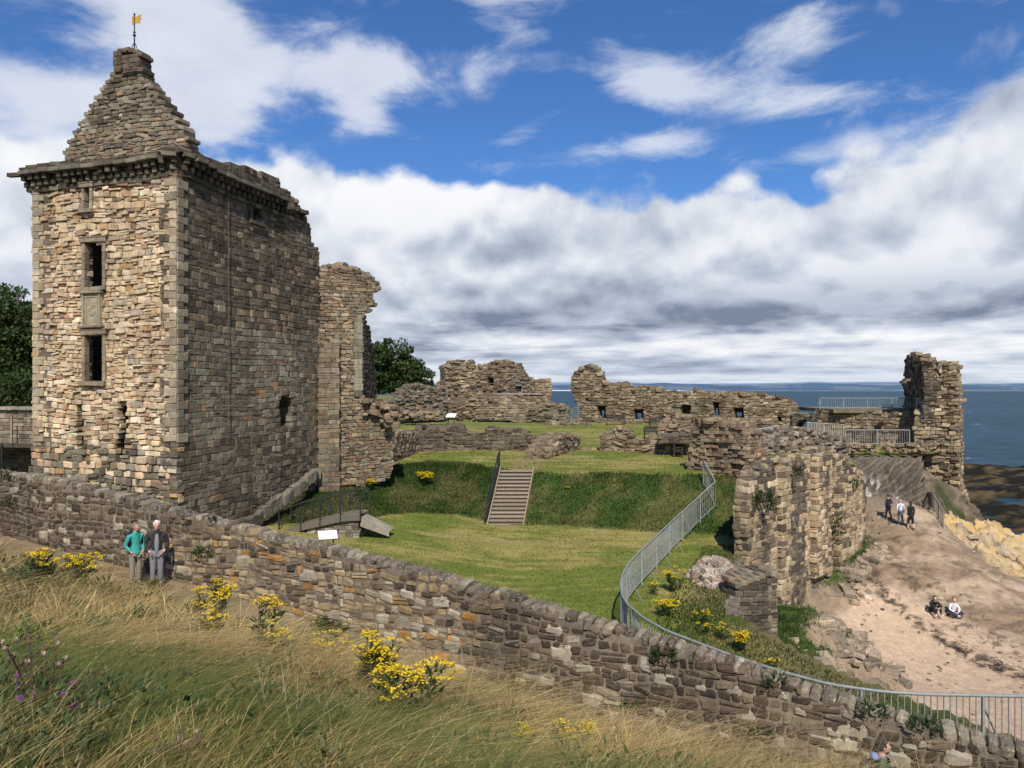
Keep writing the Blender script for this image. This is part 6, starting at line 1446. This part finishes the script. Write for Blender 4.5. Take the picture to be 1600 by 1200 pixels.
# seaweed wrack on the sand
n = 9000; Y = RNG.uniform(26, 43, n); wy = np.interp(Y, [22, 28, 32, 36, 40, 44], [26.2, 24.0, 22.6, 21.0, 19.9, 19.9]); X = wy+RNG.normal(0, .28, n)+.5*(fbm(Y*.8, 0*Y, 0, 92, 3)-.5)+np.where(RNG.random(n) < .3, RNG.normal(2.2, .8, n), 0)
k = fbm(X*1.8, Y*1.8, 0, 93, 3) > .50; X, Y = X[k], Y[k]; n = len(X); c = np.array((.035, .026, .018))*RNG.uniform(.6, 2.2, (n, 1)); m = MB()
blades(m, np.stack([X, Y, zshore(X, Y)+.005], 1), RNG.uniform(.02, .06, n), RNG.uniform(.008, .02, n), RNG.normal(0, 3.2, (n, 2)), .1, c, c*1.1, 2)
tag(m.build('seaweed', M_LEAF), 'dark strand line of washed-up seaweed across the sand', 'seaweed', kind='stuff')

# broad-leaved undergrowth between the grasses
m = MB(); X, Y = sample_view(2200, 2.8, 21, 1.7); k = (WS(X, Y)[1] > .5) & (fbm(X*.8, Y*.8, 0, 221, 3)+.08*sstep(8, 3.5, Y)+.05*sstep(-3, -9, X) > .53)
for x, y in zip(X[k], Y[k]): leafset(m, (x, y, float(zhill(np.array([x]), np.array([y]))[0])+.06), 20, RNG.uniform(.08, .22), .045+.007*y, (.055, .09, .028) if RNG.random() < .8 else (.12, .13, .05), .9)
tag(m.build('undergrowth', M_LEAF), 'broad green leaves growing through the dry foreground grass', 'undergrowth', kind='stuff')
# ------------------------------------------------------------------ people
def skinned(nodes, edges, root, sub=1, sy=1.):
    """nodes: {name:(pos, radius)}; returns (verts, quads) of one continuous skin"""
    names = list(nodes); ix = {n: i for i, n in enumerate(names)}
    me = bpy.data.meshes.new('skin_tmp'); me.from_pydata([tuple(nodes[n][0]) for n in names], [(ix[a], ix[b]) for a, b in edges], []); ob = bpy.data.objects.new('skin_tmp', me); COL.objects.link(ob)
    md = ob.modifiers.new('s', 'SKIN'); md.use_smooth_shade = True; md.branch_smoothing = .3
    for i, n in enumerate(names):
        r = nodes[n][1]; me.skin_vertices[0].data[i].radius = (r, r) if np.isscalar(r) else r; me.skin_vertices[0].data[i].use_root = (n == root)
    sb = ob.modifiers.new('d', 'SUBSURF'); sb.levels = sb.render_levels = sub + 1
    dg = bpy.context.evaluated_depsgraph_get(); ev = ob.evaluated_get(dg); m2 = ev.to_mesh()
    v = np.zeros(len(m2.vertices)*3); m2.vertices.foreach_get('co', v); v = v.reshape(-1, 3)
    f = [list(p.vertices) for p in m2.polygons]; q = [(p if len(p) == 4 else p+[p[2]]) for p in f if len(p) in (3, 4)]
    ev.to_mesh_clear(); bpy.data.objects.remove(ob); bpy.data.meshes.remove(me)
    return v, np.array(q)
def person(label, p, rz, k=1., top=(.1, .1, .1), leg=(.1, .1, .12), hair=(.1, .07, .05), skin=(.62, .36, .27), pose='stand', coat_len=.0, shirt=None, bare_calf=False, arms='down', stride=.0, headturn=0., longhair=False, beard=None, shoe=(.06, .05, .045), group=None, collar=None, sleeve=None, female=False, hood=None):
    t = thing('person', label, 'person', p, rz, group); V = lambda *a: np.array(a, float)
    sh = .165 if female else .185
    J = {}
    if pose == 'stand':
        J['pelvis'] = V(0, 0, .97); J['waist'] = V(0, -.005, 1.10); J['chest'] = V(0, -.01, 1.30); J['ubk'] = V(0, .0, 1.43); J['neck'] = V(0, -.01, 1.52); J['hd'] = V(0, -.035, 1.625)
        for s, sg in (('l', 1), ('r', -1)):
            J['hip'+s] = V(sg*.09, 0, .90); st_ = stride*sg; J['kn'+s] = V(sg*.095, -.02-st_*.22, .50); J['an'+s] = V(sg*.10, .02-st_*.42+(.0 if st_ >= 0 else .04), .09+(0 if st_ >= 0 else .05)); J['to'+s] = J['an'+s]+V(sg*.02, -.13, -.045)
            J['sh'+s] = V(sg*sh, .0, 1.42)
            if arms == 'pocket': J['el'+s] = V(sg*(sh+.09), .05, 1.14); J['wr'+s] = V(sg*(sh+.0), -.12, .98); J['pa'+s] = V(sg*(sh-.03), -.15, .93)
            elif arms == 'swing': J['el'+s] = V(sg*(sh+.06), .05+st_*.12, 1.14); J['wr'+s] = V(sg*(sh+.08), -.02+st_*.26, .92); J['pa'+s] = V(sg*(sh+.08), -.03+st_*.31, .85)
            elif arms == 'hip': J['el'+s] = V(sg*(sh+.16), .06, 1.18); J['wr'+s] = V(sg*(sh-.0), -.10, 1.05); J['pa'+s] = V(sg*(sh-.07), -.12, 1.04)
            else: J['el'+s] = V(sg*(sh+.05), .02, 1.14); J['wr'+s] = V(sg*(sh+.06), -.04, .90); J['pa'+s] = V(sg*(sh+.055), -.05, .83)
    elif pose == 'hug':     # sitting, knees up, arms round the knees
        J['pelvis'] = V(0, .12, .12); J['waist'] = V(0, .12, .25); J['chest'] = V(0, .02, .44); J['ubk'] = V(0, -.04, .56); J['neck'] = V(0, -.08, .64); J['hd'] = V(0, -.13, .75)
        for s, sg in (('l', 1), ('r', -1)):
            J['hip'+s] = V(sg*.10, .05, .11); J['kn'+s] = V(sg*.14, -.34, .46); J['an'+s] = V(sg*.13, -.52, .08); J['to'+s] = J['an'+s]+V(sg*.02, -.14, -.04)
            J['sh'+s] = V(sg*.17, -.04, .53); J['el'+s] = V(sg*.27, -.26, .40); J['wr'+s] = V(sg*.10, -.46, .36); J['pa'+s] = V(sg*.04, -.49, .35)
    else:                   # cross-legged, hands joined in the lap
        J['pelvis'] = V(0, .05, .11); J['waist'] = V(0, .06, .25); J['chest'] = V(0, .02, .44); J['ubk'] = V(0, 0, .57); J['neck'] = V(0, -.03, .65); J['hd'] = V(0, -.07, .77)
        for s, sg in (('l', 1), ('r', -1)):
            J['hip'+s] = V(sg*.11, 0, .11); J['kn'+s] = V(sg*.36, -.26, .17); J['an'+s] = V(-sg*.05, -.42+.06*sg, .08); J['to'+s] = J['an'+s]+V(-sg*.13, -.02, -.02)
            J['sh'+s] = V(sg*.16, .0, .54); J['el'+s] = V(sg*.25, -.10, .32); J['wr'+s] = V(sg*.09, -.30, .23); J['pa'+s] = V(sg*.03, -.34, .21)
    Rr = dict(pelvis=.125, waist=.112, chest=.135, ubk=.115, neck=.055, hd=.06, hip=.092, kn=.058, an=.042, to=.032, sh=.062, el=.043, wr=.028, pa=.034)
    if female: Rr.update(chest=.12, ubk=.10, waist=.105)
    r = lambda n: Rr.get(n, Rr.get(n[:2], .05)) if n not in Rr else Rr[n]
    def nd(names, g=0., over={}): return {n: (J[n]*k, (over.get(n, r(n) if n in Rr else Rr[n[:-1]])+g)*k) for n in names}
    spine = ['pelvis', 'waist', 'chest', 'ubk', 'neck', 'hd']
    E_ = [('pelvis', 'waist'), ('waist', 'chest'), ('chest', 'ubk'), ('ubk', 'neck'), ('neck', 'hd')]
    arm = []; leg_ = []
    for s in 'lr': arm += [('ubk', 'sh'+s), ('sh'+s, 'el'+s), ('el'+s, 'wr'+s), ('wr'+s, 'pa'+s)]; leg_ += [('pelvis', 'hip'+s), ('hip'+s, 'kn'+s), ('kn'+s, 'an'+s), ('an'+s, 'to'+s)]
    allv = spine+[a+s for s in 'lr' for a in ('sh', 'el', 'wr', 'pa', 'hip', 'kn', 'an', 'to')]
    body = MB(); v, q = skinned(nd(allv, 0., {'ubk': .075, 'chest': .10, 'waist': .09, 'pelvis': .10, 'shl': .045, 'shr': .045, 'hipl': .075, 'hipr': .075}), E_+arm+leg_, 'pelvis'); bc = np.tile(np.array(skin, float), (len(v), 1)); nk = J['neck']*k; dn = np.linalg.norm(v-nk, axis=1); cov = ~((v[:, 2] > nk[2]-.005) | ((dn < .07*k) & (v[:, 2] > nk[2]-.05*k)))
    for s in 'lr': cov &= np.linalg.norm(v-J['pa'+s]*k, axis=1) > .085*k
    if bare_calf: cov &= v[:, 2] > .46*k
    up_ = np.linalg.norm(v-J['chest']*k, axis=1) < np.linalg.norm(v-J['pelvis']*k, axis=1)+.12*k; bc[cov & up_] = top; bc[cov & ~up_] = leg; body.add(v, q, bc)
    # head, sculpted : skull, jaw, nose, ears, eyes, mouth
    hc = J['hd']*k+V(0, 0, .03)*k; Rh = np.array(Matrix.Rotation(headturn, 3, 'Z'))
    def hd_ell(c, rr, col, nu=12, nv=9): body.ell(hc+Rh@(V(*c)*k), V(*rr)*k, col, nu, nv, Rh)
    sk = np.array(skin)
    hd_ell((0, 0, 0), (.074, .094, .108), sk, 16, 12); hd_ell((0, -.03, -.062), (.052, .058, .05), sk); hd_ell((0, -.096, -.012), (.013, .022, .024), sk*1.05, 8, 6)
    for sg in (-1, 1):
        hd_ell((sg*.076, .005, -.01), (.012, .02, .03), sk*.92, 8, 6); hd_ell((sg*.03, -.086, .018), (.012, .007, .007), (.75, .72, .7), 8, 5); hd_ell((sg*.03, -.0925, .018), (.0055, .004, .006), (.03, .02, .015), 6, 4); hd_ell((sg*.03, -.088, .036), (.016, .006, .004), np.array(hair)*.7, 6, 4)
    hd_ell((0, -.086, -.052), (.022, .006, .007), (.42, .16, .14), 8, 5)
    # hands : palm already skinned, five separate bent fingers
    for s, sg in (('l', 1), ('r', -1)):
        pa = J['pa'+s]*k; d = pa-J['wr'+s]*k; d = d/np.linalg.norm(d); sd_ = np.cross(d, V(1, 0, 0) if abs(d[0]) < .7 else V(0, 0, 1)); sd_ /= np.linalg.norm(sd_); nr = np.cross(d, sd_)
        for i, (o_, L_) in enumerate(((-.028, .062), (-.010, .072), (.010, .068), (.028, .054))):
            b_ = pa+(d*.02+sd_*o_)*k; body.tube([b_, b_+(d*L_*.45+nr*.006)*k, b_+(d*L_*.8+nr*.02)*k, b_+(d*L_*.92+nr*.036)*k], np.array([.0095, .009, .008, .006])*k, skin, 6)
        b_ = pa-(sd_*.03)*k; body.tube([b_-d*.01*k, b_+(-sd_*.022+d*.02+nr*.01)*k, b_+(-sd_*.026+d*.045+nr*.02)*k], np.array([.011, .010, .007])*k, skin, 6)
    ob = body.build('body', M_SKIN, t); ob.matrix_parent_inverse = Matrix()
    # hair
    hm = MB(); hm.ell(hc+Rh@(V(0, .014, .020)*k), V(.084, .098, .104)*k, hair, 14, 10, Rh)
    # cut the hair shell away from the face
    vv = hm.v[0]; loc = (vv-hc)@Rh/k; fm = (loc[:, 1] < -.045) & (loc[:, 2] < .075); vv[fm] = hc+((vv[fm]-hc)*.78); hm.v[0] = vv
    if longhair: hm.ell(hc+Rh@(V(0, .06, -.09)*k), V(.075, .045, .15)*k, hair, 10, 8, Rh)
    for i in range(30):
        a = RNG.uniform(0, 2*pi); e_ = RNG.uniform(.25, 1.4); d = V(cos(a)*cos(e_), sin(a)*cos(e_), sin(e_)); 
        if d[1] < -.6: continue
        q_ = hc+Rh@((V(0, .014, .02)+d*V(.082, .096, .102))*k); hm.ell(q_, V(.022, .022, .014)*k, np.array(hair)*RNG.uniform(.7, 1.25), 6, 4)
    if beard is not None: hm.ell(hc+Rh@(V(0, -.04, -.075)*k), V(.054, .056, .042)*k, beard, 10, 7, Rh)
    hm.build('hair', M_CLOTH, t).matrix_parent_inverse = Matrix()
    # jacket / top
    tn = ['pelvis', 'waist', 'chest', 'ubk']+[a+s for s in 'lr' for a in ('sh', 'el', 'wr')]
    N1 = nd(tn, .016, {'pelvis': .135+(.02 if coat_len > 0 else 0), 'waist': .125}); 
    if pose == 'stand':
        N1['pelvis'] = (J['pelvis']*k-V(0, 0, .04+coat_len*.0)*k, N1['pelvis'][1])
        if coat_len > 0: N1['hem'] = (V(0, 0, .97-coat_len)*k, (.17)*k)
    for s in 'lr': N1['wr'+s] = (J['wr'+s]*k-(J['wr'+s]-J['el'+s])*.06*k, .040*k); N1['el'+s] = (N1['el'+s][0], .056*k); N1['sh'+s] = (N1['sh'+s][0], .078*k)
    e1 = [('pelvis', 'waist'), ('waist', 'chest'), ('chest', 'ubk')]+[e for e in arm if not e[1].startswith('pa')]+([('pelvis', 'hem')] if 'hem' in N1 else [])
    jm = MB(); v, q = skinned(N1, e1, 'chest'); cv = np.tile(np.array(top, float), (len(v), 1)); cv *= (1+.25*(fbm(v[:, 0]*14, v[:, 1]*14, v[:, 2]*9, 5, 3)-.5))[:, None]*2/2; jm.add(v, q, cv)
    if collar is not None: c_ = J['neck']*k-V(0, 0, .03)*k; jm.tube([c_-V(0, 0, .02), c_+V(0, 0, .035)], [.078*k, .070*k], collar, 12, False)
    if hood is not None: jm.ell(J['neck']*k+V(0, .10, -.03)*k, V(.10, .06, .055)*k, hood, 12, 8)
    jm.build('jacket', M_CLOTH, t).matrix_parent_inverse = Matrix()
    if shirt is not None:
        m = MB(); m.ell(V(0, -.112, 1.17)*k, V(.062, .062, .29)*k, shirt, 12, 10); m.build('shirt', M_CLOTH, t).matrix_parent_inverse = Matrix()
    # trousers
    ln = ['pelvis']+[a+s for s in 'lr' for a in ('hip', 'kn', 'an')]; N2 = nd(ln, .014)
    for s in 'lr':
        N2['kn'+s] = (N2['kn'+s][0], .078*k); N2['hip'+s] = (N2['hip'+s][0], .108*k); N2['an'+s] = (J['an'+s]*k+(J['kn'+s]-J['an'+s])*(.08 if not bare_calf else .62)*k, (.062 if not bare_calf else .08)*k)
    tm = MB(); v, q = skinned(N2, [e for e in leg_ if not e[1].startswith('to')], 'pelvis'); cv = np.tile(np.array(leg, float), (len(v), 1))*(1+.3*(fbm(v[:, 0]*12, v[:, 1]*12, v[:, 2]*8, 6, 3)-.5))[:, None]; tm.add(v, q, cv); tm.build('trousers', M_CLOTH, t).matrix_parent_inverse = Matrix()
    for s in 'lr':
        m = MB(); d = J['to'+s]-J['an'+s]; a = math.atan2(d[0], -d[1]); R_ = np.array(Matrix.Rotation(a, 3, 'Z')); m.ell((J['an'+s]+d*.45-V(0, 0, .02))*k, V(.048, .135, .048)*k, shoe, 10, 8, R_); m.build('shoe', M_CLOTH, t).matrix_parent_inverse = Matrix()
    return t
def backpack(p, rz, label, col, k=1.):
    m = MB(); c = .0
    m.ell((0, .0, 0), V3(.16, .10, .25)*k, col, 12, 10); m.ell((0, .08, -.06), V3(.11, .06, .13)*k, np.array(col)*1.3, 10, 8)
    for sg in (-1, 1): m.tube([(sg*.10*k, -.04*k, .16*k), (sg*.13*k, -.15*k, .20*k), (sg*.15*k, -.30*k, .12*k), (sg*.15*k, -.27*k, -.06*k), (sg*.11*k, -.06*k, -.16*k)], .016*k, np.array(col)*.8, 6)
    m.tube([(-.03*k, 0, .24*k), (0, 0, .29*k), (.03*k, 0, .24*k)], .008, np.array(col)*.8, 5)
    o = m.build('backpack', M_CLOTH); o.location = [float(q) for q in p]; o.rotation_euler = (0, 0, rz); return tag(o, label, 'backpack')
def V3(*a): return np.array(a, float)
def place(u, v, dgrid, zf): return hitf(zf, u, v, *dgrid)
# the walking couple by the field wall
g = lambda x, y: float(zhill(np.array([x]), np.array([y]))[0])
d = 19.6; x = (245-800)/F*d; person('white haired man in a dark jacket and grey jeans beside the field wall', (x, d, g(x, d)), .45, .96, (.028, .027, .030), (.20, .20, .22), (.72, .70, .66), (.66, .34, .27), arms='pocket', shirt=(.24, .25, .26), headturn=.1, collar=(.02, .02, .02), shoe=(.10, .09, .08))
x = (213-800)/F*d; pw = (x, d-.05, g(x, d-.05)); person('woman in a teal fleece walking beside the white haired man', pw, .85, .91, (.035, .33, .28), (.25, .215, .18), (.24, .17, .11), (.50, .28, .20), arms='pocket', coat_len=.12, collar=(.04, .38, .32), headturn=.5, female=True)
backpack((x-.19, d+.10, pw[2]+1.14), .95, 'navy backpack on the back of the woman in teal', (.016, .018, .05), 1.)
# man at the bottom right, only head and shoulders in the picture
d = 11.8; x = (1376-800)/F*d; ph = P(1390, 1157, d)[2]; k_ = 1.02
pm = (x, d, ph-1.74*k_); person('dark haired bearded man in a green jacket passing along the foot of the wall', pm, 1.35, k_, (.018, .085, .042), (.05, .05, .06), (.045, .038, .035), (.58, .32, .24), arms='down', stride=.5, beard=(.05, .04, .035), collar=(.16, .18, .24), headturn=.1, hood=(.20, .30, .55))
backpack((x-.22, d+.03, pm[2]+1.22*k_), 1.45, 'dark backpack on the man in the green jacket', (.03, .03, .035), .95)
# three walkers on the rocky path
q = place(1423, 828, (40, 60), zshore); person('woman in a black coat with bare calves walking up the rocky path', q, pi+.1, .98, (.010, .010, .012), (.010, .010, .012), (.05, .035, .03), (.66, .44, .34), arms='swing', stride=.35, coat_len=.36, bare_calf=True, female=True, longhair=True)
q = place(1407, 819, (42, 62), zshore); person('walker in a pale grey top and jeans beside the woman in black', q, pi-.2, .86, (.62, .64, .68), (.10, .12, .17), (.50, .42, .34), arms='swing', stride=.4)
q = place(1388, 812, (42, 62), zshore); person('walker dressed in navy, furthest left on the rocky path', q, pi+.5, .90, (.014, .020, .045), (.012, .012, .018), (.04, .03, .025), arms='hip', stride=.3)
# two people sitting on the sand
q = place(1459, 957, (30, 50), zshore); person('person in black sitting on the sand with knees drawn up', q, -.1, 1.0, (.012, .016, .014), (.014, .014, .018), (.03, .022, .02), (.58, .42, .34), pose='hug', shoe=(.75, .72, .66), longhair=True)
q = place(1490, 961, (30, 50), zshore); person('ginger haired person in a white top sitting cross legged on the sand', q, -.1, 1.0, (.72, .70, .70), (.025, .035, .07), (.34, .13, .05), (.70, .46, .36), pose='cross', shoe=(.05, .04, .035), female=True)

# ------------------------------------------------------------------ groups of look-alikes
GR = {'ragwort': 'yellow ragwort plants', 'thistle': 'thistles in the foreground grass', 'weed': 'green weeds on the slope and walls', 'railing': 'railings round the castle grounds', 'bench': 'timber benches in the courtyard',
      'information_board': 'information boards', 'broadleaf_tree': 'broadleaf trees beyond the castle', 'person': 'visitors', 'backpack': 'backpacks worn by visitors', 'wall_fragment': 'broken courtyard walls'}
for o in list(bpy.data.objects):
    if o.parent is None and 'category' in o.keys():
        b_ = o.name.split('.')[0]
        if b_ in GR: o['group'] = GR[b_]
